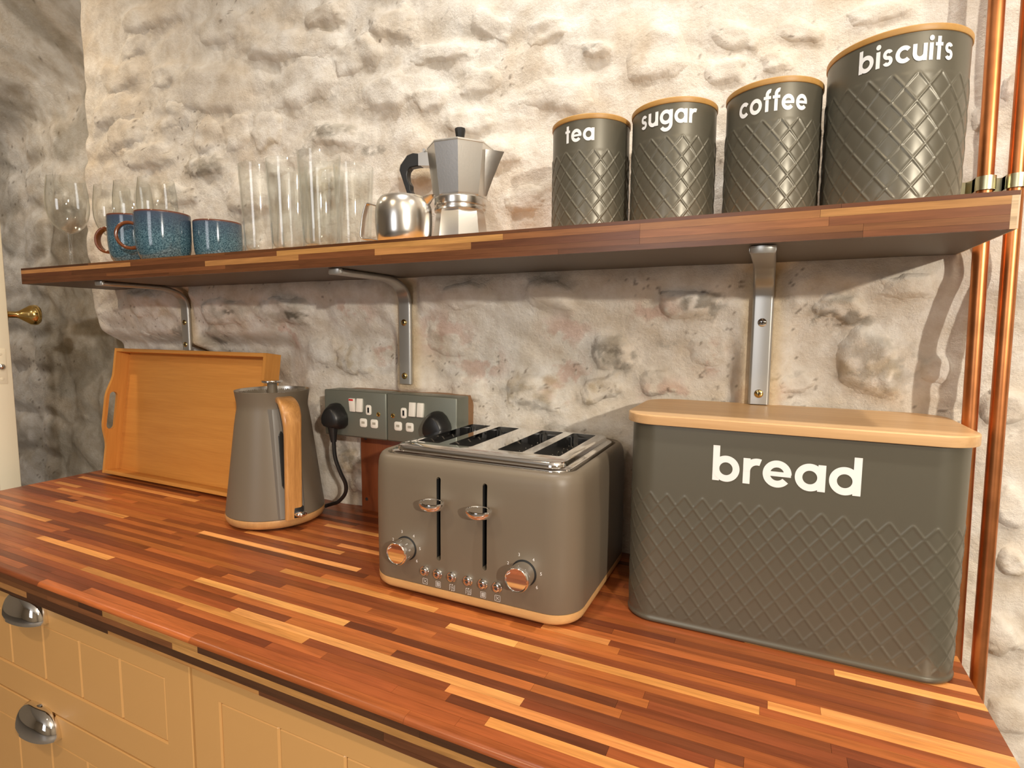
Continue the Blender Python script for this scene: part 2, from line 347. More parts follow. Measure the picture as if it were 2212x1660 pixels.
PINK = [(0.40,0.36,.07,.05),(0.47,0.31,.06,.04),(0.63,0.29,.05,.05),(0.64,0.37,.05,.03),(0.80,0.27,.05,.03),(0.78,0.40,.05,.02),(0.20,0.40,.06,.03),(0.25,0.33,.05,.04),(0.86,0.33,.03,.03),(0.93,0.28,.04,.03),(0.60,0.17,.1,.03),(0.3,0.12,.05,.05),(0.0,0.36,.06,.04)]
def stone_d(s, X, Z):
    cx, cz, hw, hh, rot, h, t = s
    a = math.radians(rot); dx = X - cx; dz = Z - cz
    u = (dx * math.cos(a) + dz * math.sin(a)) / hw; v = (-dx * math.sin(a) + dz * math.cos(a)) / hh
    d = (np.abs(u) ** 2.8 + np.abs(v) ** 2.8) ** (1 / 2.8)
    return d + .85 * (fbm(X, Z, 1 / (.7 * hh + .012), int(cx * 997) % 50, 4, .55) - .5)
def worley(X, Z, sx, sz, seed):
    gx = X / sx; gz = Z / sz; ix = np.floor(gx).astype(int); iz = np.floor(gz).astype(int)
    f1 = np.full(X.shape, 9.); f2 = np.full(X.shape, 9.)
    for di in (-1, 0, 1):
        for dj in (-1, 0, 1):
            a = ix + di; b = iz + dj
            px = a + .15 + .7 * TAB[(a + seed) & 255, (b * 3 + seed) & 255]; pz = b + .15 + .7 * TAB[(a * 5 + 11 + seed) & 255, (b + 31) & 255]
            d = np.hypot(gx - px, gz - pz)
            f2 = np.minimum(f2, np.maximum(f1, d)); f1 = np.minimum(f1, d)
    return f2 - f1, f1
def wall_y(X, Z, lumps=0.55):
    """wall face (towards -y is out of the wall)"""
    lo = sst(.44, .30, Z) * (1 - .45 * sst(1.03, 1.11, X))                                # the wall falls back under the shelf
    y = .010 * (1 - lo) + .044 * lo + .030 * sst(.06, -.03, X) * sst(.365, .325, Z) + .010 * sst(.2, .04, Z) * sst(-.2, .15, X)
    y = y - .012 * np.exp(-((Z - .445) / .03) ** 2) * sst(-.6, -.4, X)
    wx = X + .03 * (fbm(X, Z, 9, 21, 2) - .5); wz = Z + .03 * (fbm(X, Z, 9, 31, 2) - .5)
    g, f1 = worley(wx, wz, .125, .085, 3)
    rel = .0065 * sst(.0, .55, g) * (.25 + 1.0 * vn(X * 9, Z * 12, 5))
    calm = 1 - .55 * sst(.45, .8, X)
    rel = rel * calm + .014 * calm * (fbm(X, Z, 7, 1, 3) - .5) + .0050 * (fbm(X, Z, 30, 8, 4, .55) - .5)
    for s in STONES:
        m = (np.abs(X - s[0]) < 2 * s[2] + .02) & (np.abs(Z - s[1]) < 2 * s[3] + .05)
        if m.any():
            d = stone_d(s, X[m], Z[m]); rel[m] += s[5] * .001 * lumps * sst(1.35, .55, d)
    # mortar dabs behind the brackets and the sockets
    fill = np.zeros_like(X)
    for bx in (-.295, .327, .930):
        fill = np.maximum(fill, sst(.045, .018, np.abs(X - bx)) * sst(.235, .262, Z if bx > 0 else Z - .075) * sst(.47, .45, Z))
    y = y - rel
    y = y * (1 - fill) + np.maximum(y, .0175) * 0 + fill * (.0175 + .3 * 0 * y)
    return y
def wall_tint(X, Z):
    n1 = fbm(X, Z, 11, 12, 4); n2 = fbm(X, Z, 45, 3, 4, .6); n3 = fbm(X, Z, 5, 40, 3); n4 = fbm(X, Z, 22, 60, 4, .6)
    c = np.empty(X.shape + (3,)); c[:] = (.82, .775, .705)
    def blend(col, a):
        c[:] = c * (1 - a[..., None]) + np.array(col) * a[..., None]
    blend((.72, .60, .45), .40 * sst(.50, .70, n1))
    blend((.66, .60, .52), .5 * sst(.52, .72, n4))
    for (px, pz, a, b) in PINK:
        d = np.hypot((X - px) / a, (Z - pz) / b)
        blend((.62, .41, .33), .65 * sst(1.3, .3, d) * sst(.47, .60, n2))
    for s in STONES:
        if s[6] == 0: continue
        m = (np.abs(X - s[0]) < 1.6 * s[2] + .02) & (np.abs(Z - s[1]) < 1.6 * s[3] + .03)
        if m.any():
            k = np.zeros(X.shape); k[m] = sst(1.15, .8, stone_d(s, X[m], Z[m])) * sst(.36, .58, n2[m]) * sst(.3, .5, n4[m])
            blend({1: (.44, .40, .33), 2: (.55, .44, .28), 3: (.52, .42, .27)}[s[6]], .62 * k)
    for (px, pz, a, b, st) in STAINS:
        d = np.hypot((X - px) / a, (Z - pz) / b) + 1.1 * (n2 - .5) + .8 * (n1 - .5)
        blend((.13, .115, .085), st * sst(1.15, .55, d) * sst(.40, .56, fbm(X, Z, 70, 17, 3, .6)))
    pits = sst(.80, .86, fbm(X, Z, 150, 77, 2)) * sst(.5, .6, n3)
    blend((.18, .13, .09), .75 * pits)
    # yellow filler around the brackets
    for bx in (-.295, .327, .930):
        k = sst(.034, .016, np.abs(X - bx)) * sst(.245, .265, Z) * sst(.47, .455, Z)
        blend((.72, .56, .33), .7 * k)
    return np.clip(c, 0, 1)
def grid_mesh(name, P, tint, material, parent=None):
    nz, nx = P.shape[:2]
    idx = np.arange(nz * nx).reshape(nz, nx)
    q = np.stack([idx[:-1, :-1], idx[:-1, 1:], idx[1:, 1:], idx[1:, :-1]], -1).reshape(-1, 4)
    me = bpy.data.meshes.new(name); me.vertices.add(nz * nx); me.vertices.foreach_set('co', P.reshape(-1).astype(np.float32))
    me.loops.add(q.size); me.loops.foreach_set('vertex_index', q.reshape(-1).astype(np.int32))
    me.polygons.add(len(q)); me.polygons.foreach_set('loop_start', (np.arange(len(q)) * 4).astype(np.int32)); me.polygons.foreach_set('loop_total', np.full(len(q), 4, np.int32))
    me.update(calc_edges=True); me.validate()
    at_ = me.color_attributes.new('tint', 'FLOAT_COLOR', 'POINT')
    at_.data.foreach_set('color', np.concatenate([tint.reshape(-1, 3), np.ones((nz * nx, 1))], 1).reshape(-1).astype(np.float32))
    me.materials.append(material); me.shade_smooth()
    o = bpy.data.objects.new(name, me); link(o, parent); return o

XC = -.655     # outer corner of the wall on the left
step = .0033
us = np.concatenate([np.arange(XC - .30, 1.34, step), np.arange(1.34, 4.6, .03)]); zs = np.arange(-.9, 1.56, step)
zs = np.concatenate([np.arange(-.9, -.35, .02), np.arange(-.35, 1.24, step), np.arange(1.24, 1.60, .02)])
U, Z = np.meshgrid(us, zs)
Yw = wall_y(U, Z)
corner = XC + .02 * (fbm(U * 0 + 3, Z, 9, 2, 3) - .5) * 2 - .03 * sst(.4, 1.1, Z) * -1
back = np.maximum(corner - U, 0)
R0 = .02
# past the corner the surface turns and runs away from the room
t = np.clip(back / R0, 0, PI / 2)
Xp = np.where(back > 0, corner - R0 * np.sin(t) - .012 * (fbm(U, Z, 14, 9, 3) - .5) * (t / (PI / 2)), U)
Yp = np.where(back > 0, Yw + R0 * (1 - np.cos(t)) + np.maximum(back - R0 * PI / 2, 0), Yw)
P = np.stack([Xp, Yp, Z], -1)
wall = grid_mesh('wall_back', P, wall_tint(U, Z), M['wall'])
wall['kind'] = 'structure'; wall['label'] = 'limewashed rubble stone wall behind the worktop and shelf'
# individual stones standing proud of the limewash
for s in STONES:
    cx, cz, hw, hh, rot, h, tone = s
    if cx < -.6: continue
    n = 26
    a = np.linspace(-1.25, 1.25, n); A, B = np.meshgrid(a, a)
    k = np.maximum(np.abs(A), np.abs(B)); l = np.hypot(A, B) + 1e-6
    A2 = A * (1 - .35 * (l / np.maximum(k, 1e-6) - 1)); B2 = B * (1 - .35 * (l / np.maximum(k, 1e-6) - 1))
    ra = math.radians(rot)
    X = cx + A2 * hw * math.cos(ra) - B2 * hh * math.sin(ra); Zs = cz + A2 * hw * math.sin(ra) + B2 * hh * math.cos(ra)
    d = stone_d(s, X, Zs)
    y = wall_y(X, Zs) - h * .001 * .55 * sst(1.05, .45, d) + .0045 * sst(.85, 1.15, d) - .003 * (fbm(X, Zs, 40, 90, 3) - .5)
    Ps = np.stack([X, y, Zs], -1)
    o = grid_mesh('stone', Ps, wall_tint(X, Zs), M['wall'], wall)

# the side passage beyond the left end of the worktop
us = np.arange(-2.9, -.60, .008); zs = np.arange(-.9, 1.62, .008)
U, Z = np.meshgrid(us, zs)
g, f1 = worley(U + .03 * (fbm(U, Z, 8, 2, 2) - .5), Z, .21, .16, 40)
Yr = .33 - .018 * sst(0, .55, g) * (.4 + vn(U * 6, Z * 7, 4)) - .03 * (fbm(U, Z, 6, 50, 4) - .5) - .006 * (fbm(U, Z, 40, 52, 3) - .5)
Yr = Yr - .25 * sst(1.15, 1.45, Z + .25 * (-1.3 - U)) * 1.0
tint = wall_tint(U + 5, Z + 2)
dk = (.7 * sst(.52, .66, fbm(U, Z, 6, 71, 4)))[..., None]
tint = tint * (1 - .55 * dk) + np.array((.20, .17, .11)) * .55 * dk
side = grid_mesh('wall_passage', np.stack([U, Yr, Z], -1), tint, M['wall'])
side['kind'] = 'structure'; side['label'] = 'rough limewashed wall of the passage beyond the worktop end'

fl = mobj('floor', *box(-3.2, 4.6, -5.0, .6, -.92, -.90), M['floor'], smooth=0); fl['kind'] = 'structure'
ce = mobj('ceiling', *box(-3.2, 4.6, -5.0, .6, 1.60, 1.64), M['ceiling'], smooth=0); ce['kind'] = 'structure'

for nm, bx in (('wall_front', (-3.2, 4.6, -5.02, -5.0, -.9, 1.6)), ('wall_right', (4.60, 4.62, -5.0, .6, -.9, 1.6)), ('wall_left', (-3.22, -3.20, -5.0, .6, -.9, 1.6))):
    o = mobj(nm, *box(*bx), M['plaster'], smooth=0); o['kind'] = 'structure'

# ------------------------------------------------------------------ worktop of wooden staves
UNIT = bpy.data.meshes.new('stave_unit')
_v, _f = box(-.5, .5, -.5, .5, -.5, .5)
UNIT.from_pydata([tuple(a) for a in _v], [], _f); UNIT.materials.append(M['stave'])
def stave(parent, x0, x1, y0, y1, z0, z1, col, mesh=None, name='stave'):
    o = bpy.data.objects.new(name, mesh or UNIT)
    o.location = ((x0 + x1) / 2, (y0 + y1) / 2, (z0 + z1) / 2); o.scale = (x1 - x0, y1 - y0, z1 - z0)
    o.color = tuple(col) + (1,); link(o, parent); return o
TONES = {'d': (.195, .052, .018), 'm': (.285, .078, .023), 'o': (.385, .118, .032), 'l': (.62, .265, .078), 'k': (.135, .038, .015), 'y': (.72, .345, .11)}
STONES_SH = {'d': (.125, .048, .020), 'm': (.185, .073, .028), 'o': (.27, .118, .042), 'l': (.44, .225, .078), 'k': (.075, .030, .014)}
def tone(k, rnd, v=.12, T=None):
    f = 1 + v * (rnd.random() * 2 - 1); c = (T or TONES)[k]; g = 1 + .06 * (rnd.random() * 2 - 1)
    return (c[0] * f, c[1] * f * g, c[2] * f)
WX0, WX1, WYF, WT = -.620, 1.153, -.432, .036
wt = thing('worktop', 'long worktop of glued walnut and oak staves with a glossy finish', 'worktop', (0, 0, 0))
mobj('core', *box(WX0 + .001, WX1 - .0012, WYF + .006, .085, -WT, -.004), M['under'], wt, smooth=0)
mobj('end_strip', *box(WX1 - .0012, WX1, WYF + .003, .085, -WT, -.0002), M['trim'], wt, smooth=0)
rnd = random.Random(11)
PW = .01285
KEY = [(-.212, -.423, -.182, 'l'), (-.373, .002, .46, 'l'), (-.335, -.21, .002, 'l'), (-.421, -.004, .331, 'o'), (-.284, -.62, -.291, 'l'), (-.297, -.62, -.204, 'o'),
       (-.135, -.589, -.494, 'l'), (-.158, -.526, -.33, 'l'), (-.077, -.594, -.154, 'l'), (-.264, -.443, .06, 'd'), (-.199, .02, .386, 'y'), (-.209, .029, .411, 'k'),
       (-.160, .091, .318, 'l'), (-.132, .286, .46, 'l'), (-.247, .28, .56, 'l'), (-.287, .324, .481, 'o'), (-.328, .192, .477, 'y'), (-.356, .32, .736, 'y'), (-.062, .195, .40, 'l'),
       (-.271, .593, .688, 'y'), (-.271, .688, .95, 'l'), (-.404, .717, .90, 'l'), (-.380, .657, 1.0, 'l'), (-.218, .70, .786, 'l'), (-.171, 1.022, 1.153, 'y'), (-.245, 1.004, 1.153, 'y'),
       (-.258, .957, 1.153, 'l'), (-.148, .931, 1.153, 'y'), (-.190, 1.124, 1.153, 'o'), (-.392, .666, .83, 'k'), (-.308, .85, 1.02, 'd'), (-.339, .736, .829, 'o'), (-.085, 1.06, 1.153, 'l'),
       (-.035, -.1, .25, 'k'), (-.02, -.1, .3, 'k'), (.0, .05, .4, 'k'), (-.30, -.35, .2, 'd'), (-.232, .02, .35, 'm')]
nrow = int((.085 - WYF) / PW)
rows = {}
for (yc, x0, x1, k) in KEY:
    rows.setdefault(max(0, int(round((yc - WYF) / PW - .5))), []).append((x0, x1, k))
for r in range(nrow):
    y0 = WYF + r * PW; y1 = y0 + PW
    fixed = []
    for seg in sorted(rows.get(r, [])):
        if not fixed or seg[0] >= fixed[-1][1] - .002: fixed.append((max(seg[0], WX0), min(seg[1], WX1), seg[2]))
    segs = []; x = WX0
    def fill(a, b):
        while a < b - .004:
            ln = rnd.uniform(.16, .46); e = a + ln
            if b - e < .10: e = b
            segs.append((a, e, rnd.choices('dddmmoommmok' if r > 2 else 'omdmoo', k=1)[0])); a = e
    for s in fixed:
        fill(x, s[0]); segs.append(s); x = s[1]
    fill(x, WX1)
    for (a, b, k) in segs:
        g = .00012
        if r == 0:
            # front row: bull-nosed edge
            nn = 7; poly = []
            rr = .0055
            for i in range(nn + 1):
                an = PI / 2 * i / nn
                poly.append((-.5 + (rr - rr * math.cos(an)) / PW, .5 - (rr - rr * math.sin(an)) / .0058))
            poly = [(-.5, -.5)] + poly + [(.5, .5), (.5, -.5)]
            if r == 0 and 'nose' not in bpy.data.meshes:
                nv, nf = prism(poly, -.5, .5, 'x')
                me = bpy.data.meshes.new('nose'); me.from_pydata([tuple(q) for q in nv], [], nf)
                bm = bmesh.new(); bm.from_mesh(me); bmesh.ops.recalc_face_normals(bm, faces=bm.faces); bm.to_mesh(me); bm.free()
                me.materials.append(M['stave']); me.shade_smooth(); me.set_sharp_from_angle(angle=math.radians(40))
            stave(wt, a + g, b - g, y0, y1 - g, -.0058, 0, tone(k, rnd), bpy.data.meshes['nose'])
        else:
            stave(wt, a + g, b - g, y0 + g, y1 - g, -.006, 0, tone(k, rnd))
# front edge strips (z0, z1, [(x0, x1, tone)])
EDGE = [(-.0135, -.0060, [(WX0, .10, 'd'), (.10, .156, 'k'), (.156, .347, 'l'), (.347, .662, 'k'), (.662, .93, 'k'), (.93, WX1, 'm')]),
        (-.0215, -.0137, [(WX0, -.25, 'm'), (-.25, .02, 'm'), (.02, .30, 'm'), (.30, .95, 'l'), (.95, WX1, 'd')]),
        (-.0310, -.0217, [(WX0, -.30, 'd'), (-.30, -.036, 'l'), (-.036, .25, 'k'), (.25, .62, 'k'), (.62, WX1, 'd')]),
        (-.0360, -.0312, [(WX0, -.036, 'k'), (-.036, .166, 'k'), (.166, .448, 'l'), (.448, .8, 'd'), (.8, WX1, 'k')])]
for z0, z1, segs in EDGE:
    for a, b, k in segs:
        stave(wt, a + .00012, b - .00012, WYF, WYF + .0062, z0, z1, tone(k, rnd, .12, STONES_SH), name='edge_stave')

# ------------------------------------------------------------------ shelf
ZT, ZB, SYF, SX0, SX1 = .4966, .4627, -.1833, -.5547, 1.1383
sh = thing('wall_shelf', 'long wooden shelf with striped stave front edge above the worktop', 'shelf', (0, 0, 0))
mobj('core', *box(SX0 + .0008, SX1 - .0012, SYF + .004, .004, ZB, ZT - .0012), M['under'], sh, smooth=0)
mobj('top_veneer', *box(SX0, SX1, SYF + .0035, .004, ZT - .0012, ZT), M['bamboo'], sh, smooth=0)
mobj('end_strip', *box(SX1 - .0012, SX1 + .0002, SYF + .0004, .004, ZB, ZT), M['trim'], sh, smooth=0)
SH = [(.4925, ZT, [(SX0, -.30, 'k'), (-.30, .10, 'm'), (.10, .66, 'd'), (.66, 1.0, 'd'), (1.0, SX1, 'd')]),
      (.4848, .4924, [(SX0, -.162, 'l'), (-.162, .221, 'm'), (.221, .624, 'l'), (.624, .80, 'o'), (.80, .982, 'o'), (.982, SX1 - .006, 'l')]),
      (.4758, .4847, [(SX0, -.36, 'd'), (-.36, .049, 'd'), (.049, .268, 'l'), (.268, .417, 'm'), (.417, .577, 'l'), (.577, .80, 'd'), (.80, .99, 'o'), (.99, SX1 - .006, 'm')]),
      (.4690, .4757, [(SX0, -.24, 'd'), (-.24, .10, 'm'), (.10, .43, 'd'), (.43, .80, 'd'), (.80, 1.02, 'm'), (1.02, SX1 - .006, 'm')]),
      (ZB, .4689, [(SX0, -.05, 'd'), (-.05, .27, 'd'), (.27, .70, 'd'), (.70, 1.02, 'd'), (1.02, SX1 - .006, 'm')])]
for z0, z1, segs in SH:
    for a, b, k in segs:
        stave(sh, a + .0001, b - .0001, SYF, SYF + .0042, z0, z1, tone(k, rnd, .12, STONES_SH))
stave(sh, SX1 - .006, SX1 - .0012, SYF, SYF + .0042, ZB, .4924, (.62, .47, .30))

# ------------------------------------------------------------------ shelf brackets
def bracket(x, label, zlow=.268):
    b = thing('shelf_bracket', label, 'bracket', (x, 0, 0), group='shelf brackets')
    w = .0135; zt = ZB; yb = .0165; tk = .0085
    pts = [(yb - tk * .5, zlow), (yb - tk * .5, .395), (yb - .006, .425), (yb - .016, .442), (yb - .036, .4525), (yb - .07, zt - tk * .5 - .0006), (-.168, zt - tk * .5 - .0006)]
    path = spline([(0, a, c) for a, c in pts], 8)
    P, fr = frames(path); rings = []
    prof = rrect(w, tk * .5, .0038, 4)
    for p, (t, n, bb) in zip(P, fr):
        side = Vector((1, 0, 0)); nn = t.cross(side)
        rings.append([p + side * a + nn * c for a, c in prof])
    V, F = loft(rings)
    mobj('arm', V, F, M['bracket'], b, 50)
    # raised rim rounding the tip
    mobj('tip', *xf(lathe([(.0001, -.0045), (.012, -.0045), (.0135, -.003), (.0135, .0035), (.0001, .0035)], 24), (0, -.1665, zt - .0046), None, (1, .45, 1)), M['bracket'], b)
    for z in (max(.283, zlow + .013), .382):
        s = mobj('screw', *xf(lathe([(.0058, 0), (.0058, .0012), (.004, .0024), (.0001, .0026)], 20), (0, yb - tk - .0002, z), (PI / 2, 0, 0)), M['brass'] if x < .5 or z < .3 else M['chrome'], b)
        for k in (0, 1):
            mobj('screw_slot', *xf(box(-.0028, .0028, -.0006, .0006, .0024, .0030), (0, yb - tk - .0002, z), (PI / 2, 0, 0)) if k == 0 else xf(box(-.0006, .0006, -.0028, .0028, .0024, .0030), (0, yb - tk - .0002, z), (PI / 2, 0, 0)), M['dark'], s, 0)
    return b
bracket(-.295, 'silver shelf bracket behind the tray, below the blue mugs', .318)
bracket(.327, 'silver shelf bracket above the wall sockets')
bracket(.930, 'silver shelf bracket above the bread bin with cross-head screws')

# ------------------------------------------------------------------ lettering
SW = .265
def arc(cx, cy, r, a0, a1, n=28, w=SW):
    n = max(4, int(n * abs(a1 - a0) / 360) + 3); V = []; F = []
    for i in range(n + 1):
        a = math.radians(a0 + (a1 - a0) * i / n)
        V += [(cx + (r - w / 2) * math.cos(a), cy + (r - w / 2) * math.sin(a)), (cx + (r + w / 2) * math.cos(a), cy + (r + w / 2) * math.sin(a))]
    for i in range(n): F.append((2 * i, 2 * i + 2, 2 * i + 3, 2 * i + 1))
    return V, F
def bar(x0, y0, x1, y1):
    n = max(1, int((x1 - x0) / .12)); V = []; F = []
    for i in range(n + 1):
        x = x0 + (x1 - x0) * i / n; V += [(x, y0), (x, y1)]
    for i in range(n): F.append((2 * i, 2 * i + 2, 2 * i + 3, 2 * i + 1))
    return V, F
RM = .52 - SW / 2
def glyph(ch):
    c = .52; ring = arc(c, .5, RM, 0, 360, 40)
    if ch == 'o': return [ring], 1.04
    if ch == 'b': return [bar(0, 0, SW, 1.40), ring], 1.06
    if ch == 'd': return [bar(1.06 - SW, 0, 1.06, 1.40), ring], 1.06
    if ch == 'a': return [bar(1.06 - SW, 0, 1.06, 1.0), ring], 1.06
    if ch == 'e': return [arc(c, .5, RM, 0, 322, 40), bar(SW * .5, .41, 1.04 - .02, .59)], 1.04
    if ch == 'c': return [arc(c, .5, RM, 42, 318, 40)], .92
    if ch == 'r': return [bar(0, 0, SW, 1.0), arc(.52, .50, RM, 180, 72, 40)], .62
    if ch == 'u': return [bar(0, .42, SW, 1.0), bar(.92 - SW, 0, .92, 1.0), arc(.46, .44, .46 - SW / 2, 180, 360, 30)], .92
    if ch == 'i': return [bar(0, 0, SW, 1.0), arc(SW / 2, 1.27, .08, 0, 360, 20, .16)], SW
    if ch == 't': return [bar(.14, 0, .14 + SW, 1.36), bar(0, .80, .54, 1.0)], .54
    if ch == 'f': return [bar(.14, 0, .14 + SW, 1.10), arc(.14 + .36, 1.10, .36 - SW / 2, 180, 75, 30), bar(0, .80, .58, 1.0)], .58
    if ch == 's':
        w = .22; r = .27 - w / 2 + .03
        return [arc(.36, .5 + .20, .20, 25, 270, 30, w), arc(.36, .5 - .20, .20, 90, -155, 30, w)], .70
    if ch == 'g': return [bar(1.06 - SW, .0, 1.06, 1.0), ring, arc(.53, .0, .53 - SW / 2, 0, -150, 30)], 1.06
def word(txt, gap=.13):
    parts = []; x = 0
    for ch in txt:
        g, wd = glyph(ch)
        for q, (V, F) in enumerate(g): parts.append(([(a + x, b, q) for a, b in V], F))
        x += wd + gap
    V, F = [], []
    for v, f in parts:
        n = len(V); V += v; F += [tuple(i + n for i in q) for q in f]
    return V, F, x - gap

# ------------------------------------------------------------------ canisters
def ridge(s, z, pw, ph, wd):
    a = s / pw + z / ph; b = s / pw - z / ph
    da = np.abs(a - np.round(a)); db = np.abs(b - np.round(b))
    d = np.minimum(da, db) * pw * .83
    return np.exp(-(d / wd) ** 2)
def canister(txt, x, y, r, h, ptop, base, xh, lab, arclen):
    t = thing('storage_canister', lab, 'canister', (x, y, ZT), group='storage canisters on the shelf')
    N = 19 if r > .06 else 17; nth = 480; pw = 2 * PI * r / N; ph = pw * 1.30
    k = round(ptop / (ph / 2)) ; off = ptop - k * ph / 2
    zz = np.concatenate([np.linspace(.003, ptop + .004, 130), np.linspace(ptop + .008, h - .006, 6)])
    th = np.arange(nth) * 2 * PI / nth
    T, Z2 = np.meshgrid(th, zz)
    s = (T - 1.5 * PI) * r
    rg = ridge(s, Z2 - off - (ph / 2 if k % 2 else 0) * 0, pw, ph, .00085) * sst(ptop + .001, ptop - .003, Z2) * sst(.004, .008, Z2)
    pil = (.5 + .5 * np.cos(2 * PI * (s / pw + (Z2 - off) / ph))) * 0
    cosab = np.abs(np.sin(PI * (s / pw + (Z2 - off) / ph)) * np.sin(PI * (s / pw - (Z2 - off) / ph))) * sst(ptop + .001, ptop - .003, Z2)
    R = r + .00090 * rg + .00022 * cosab
    Vv = [(R[i, j] * math.cos(T[i, j]), R[i, j] * math.sin(T[i, j]), Z2[i, j]) for i in range(len(zz)) for j in range(nth)]
    rings = [Vv[i * nth:(i + 1) * nth] for i in range(len(zz))]
    b0 = [(r * .985 * math.cos(a), r * .985 * math.sin(a), 0) for a in th]
    V, F = loft([b0] + rings)
    mobj('tin_body', V, F, M['greyc'], t, 60)
    mobj('lid', *lathe([(r * .97, h - .007), (r + .0008, h - .0062), (r + .0013, h - .005), (r + .0013, h - .001), (r + .0003, h), (.0001, h)], 96, True, False), M['canlid'], t)
    W, Fw, wd = word(txt)
    sc = arclen / wd
    V = []
    for a, b, q in W:
        an = -PI / 2 + (a - wd / 2) * sc / r
        rr = r + .0004 + .00012 * q
        V.append((rr * math.cos(an), rr * math.sin(an), base + b * xh))
    me = mobj('lettering', V, Fw, M['letter'], t, 0)
    me['label'] = 'white word "%s"' % txt
    return t
canister('tea', .713, -.1, .0503, .141, .0985, .1085, .0152, 'grey embossed canister with a wooden lid marked tea', .0388)
canister('sugar', .820, -.1, .0503, .143, .1005, .1135, .0160, 'grey embossed canister marked sugar between the tea and coffee canisters', .068)
canister('coffee', .932, -.1, .0503, .1455, .1030, .1105, .0160, 'grey embossed canister marked coffee beside the big biscuits tin', .073)
canister('biscuits', 1.049, -.1, .0632, .1665, .1240, .1330, .0158, 'large grey embossed canister marked biscuits at the shelf end', .082)

# ------------------------------------------------------------------ bread bin
bb = thing('bread_bin', 'large grey embossed bread bin with pale wooden lid', 'bread bin', (.961, -.0655, 0))
BW, BD, BR, BH = .1765, .0845, .036, .2545
def perim(hw, hd, r, dens):
    pts = []
    segs = [(('l', (-hw + r, -hd), (hw - r, -hd))), ('a', (hw - r, -hd + r), -PI / 2), ('l', (hw, -hd + r), (hw, hd - r)), ('a', (hw - r, hd - r), 0), ('l', (hw - r, hd), (-hw + r, hd)), ('a', (-hw + r, hd - r), PI / 2), ('l', (-hw, hd - r), (-hw, -hd + r)), ('a', (-hw + r, -hd + r), PI)]
    s = 0
    for g in segs:
        if g[0] == 'l':
            a, b = Vector(g[1]), Vector(g[2]); ln = (b - a).length; back = g[1][1] > hd - 1e-6 and g[2][1] > hd - 1e-6
            n = max(2, int(ln / (dens * (8 if back else 1)))); nr = Vector((b - a)).normalized(); nr = (nr.y, -nr.x)
            for i in range(n): p = a + (b - a) * i / n; pts.append((p.x, p.y, nr[0], nr[1], s + ln * i / n))
            s += ln
        else:
            ln = r * PI / 2; n = max(6, int(ln / dens))
            for i in range(n):
                an = g[2] + PI / 2 * i / n; pts.append((g[1][0] + r * math.cos(an), g[1][1] + r * math.sin(an), math.cos(an), math.sin(an), s + ln * i / n))
            s += ln
    return np.array(pts)
pp = perim(BW, BD, BR, .0013)
PER = 4 * (BW + BD - 2 * BR) + 2 * PI * BR
PWB = PER / round(PER / .0207)
zz = np.concatenate([np.linspace(.010, .173, 130), np.linspace(.18, BH, 6)])
rings = []
for (dz, off) in ((.0, -.003), (.0006, -.001), (.002, .0008), (.0045, .0012), (.0065, .0004), (.0075, 0)):
    rings.append([(p[0] + p[2] * off, p[1] + p[3] * off, dz) for p in pp])
for z in zz:
    rg = ridge(pp[:, 4] + .006, np.full(len(pp), z - .169), PWB, .0275, .00090) * float(sst(.171, .167, np.array(z))) * float(sst(.010, .016, np.array(z)))
    rings.append([(p[0] + p[2] * .00075 * q, p[1] + p[3] * .00075 * q, z) for p, q in zip(pp, rg)])
V, F = loft(rings)
mobj('bin_body', V, F, M['greyc'], bb, 60)
o = []
lw, ld = BW + .006, BD + .006
lr = [(rrect(lw - a, ld - a, .040 - a, 12), z) for a, z in ((.0018, BH), (.0003, BH + .0005), (0, BH + .0013), (0, BH + .0108), (.0005, BH + .0117), (.0016, BH + .0122))]
mobj('lid', *loft([[(a, b, z) for a, b in pts] for pts, z in lr]), M['lid'], bb, 22)
W, Fw, wd = word('bread', .11)
sc = .1505 / wd
me = mobj('lettering', [(-.074 + a * sc, -BD - .0005 - .00015 * q, .1935 + b * .0300) for a, b, q in W], Fw, M['letter'], bb, 0); me['label'] = 'large white word "bread"'

# ------------------------------------------------------------------ toaster
TX, TY = .586, -.0905
to = thing('toaster', 'grey four-slice toaster with chrome dials and pale wood base', 'toaster', (TX, TY, 0))
TW, TD = .1575, .1345
def ring_at(dw, dd, r, z, seg=10): return [(a, b, z) for a, b in rrect(TW + dw, TD + dd, r, seg)]
bw = [(-.020, .0022), (-.009, .0024), (-.0045, .0038), (-.0016, .0070), (-.0004, .0115), (-.0002, .0183)]
mobj('wood_base', *loft([ring_at(d, d, .040 + d * .5, z) for d, z in bw]), M['oak'], to, 50)
for sx in (-1, 1):
    for sy in (-1, 1):
        mobj('foot', *xf(lathe([(.011, 0), (.012, .001), (.012, .0045)], 20), (sx * .105, sy * .085, 0)), M['black'], to)
bd = [(-.0015, .0185), (-.0003, .0188), (0, .0200), (.0005, .07), (.0005, .12), (-.0003, .165), (-.0012, .180), (-.003, .188), (-.0055, .1925), (-.009, .1950), (-.0125, .1952), (-.0145, .1940), (-.0155, .1915), (-.0155, .1800)]
body = mobj('body', *loft([ring_at(d, d, .041 + d * .9, z) for d, z in bd]), M['grey'], to, 50)
def slot_poly(x, z0, z1, w, n=8):
    p = []
    for i in range(n + 1): a = PI * i / n; p.append((x + w * math.cos(a), z1 - w + w * math.sin(a)))
    for i in range(n + 1): a = PI + PI * i / n; p.append((x + w * math.cos(a), z0 + w + w * math.sin(a)))
    return p
SLOTS = (-.0355, .0345)
boolean_cut(body, [prism(slot_poly(x, .0585, .1735, .0034), -TD - .02, -TD + .016) for x in SLOTS])
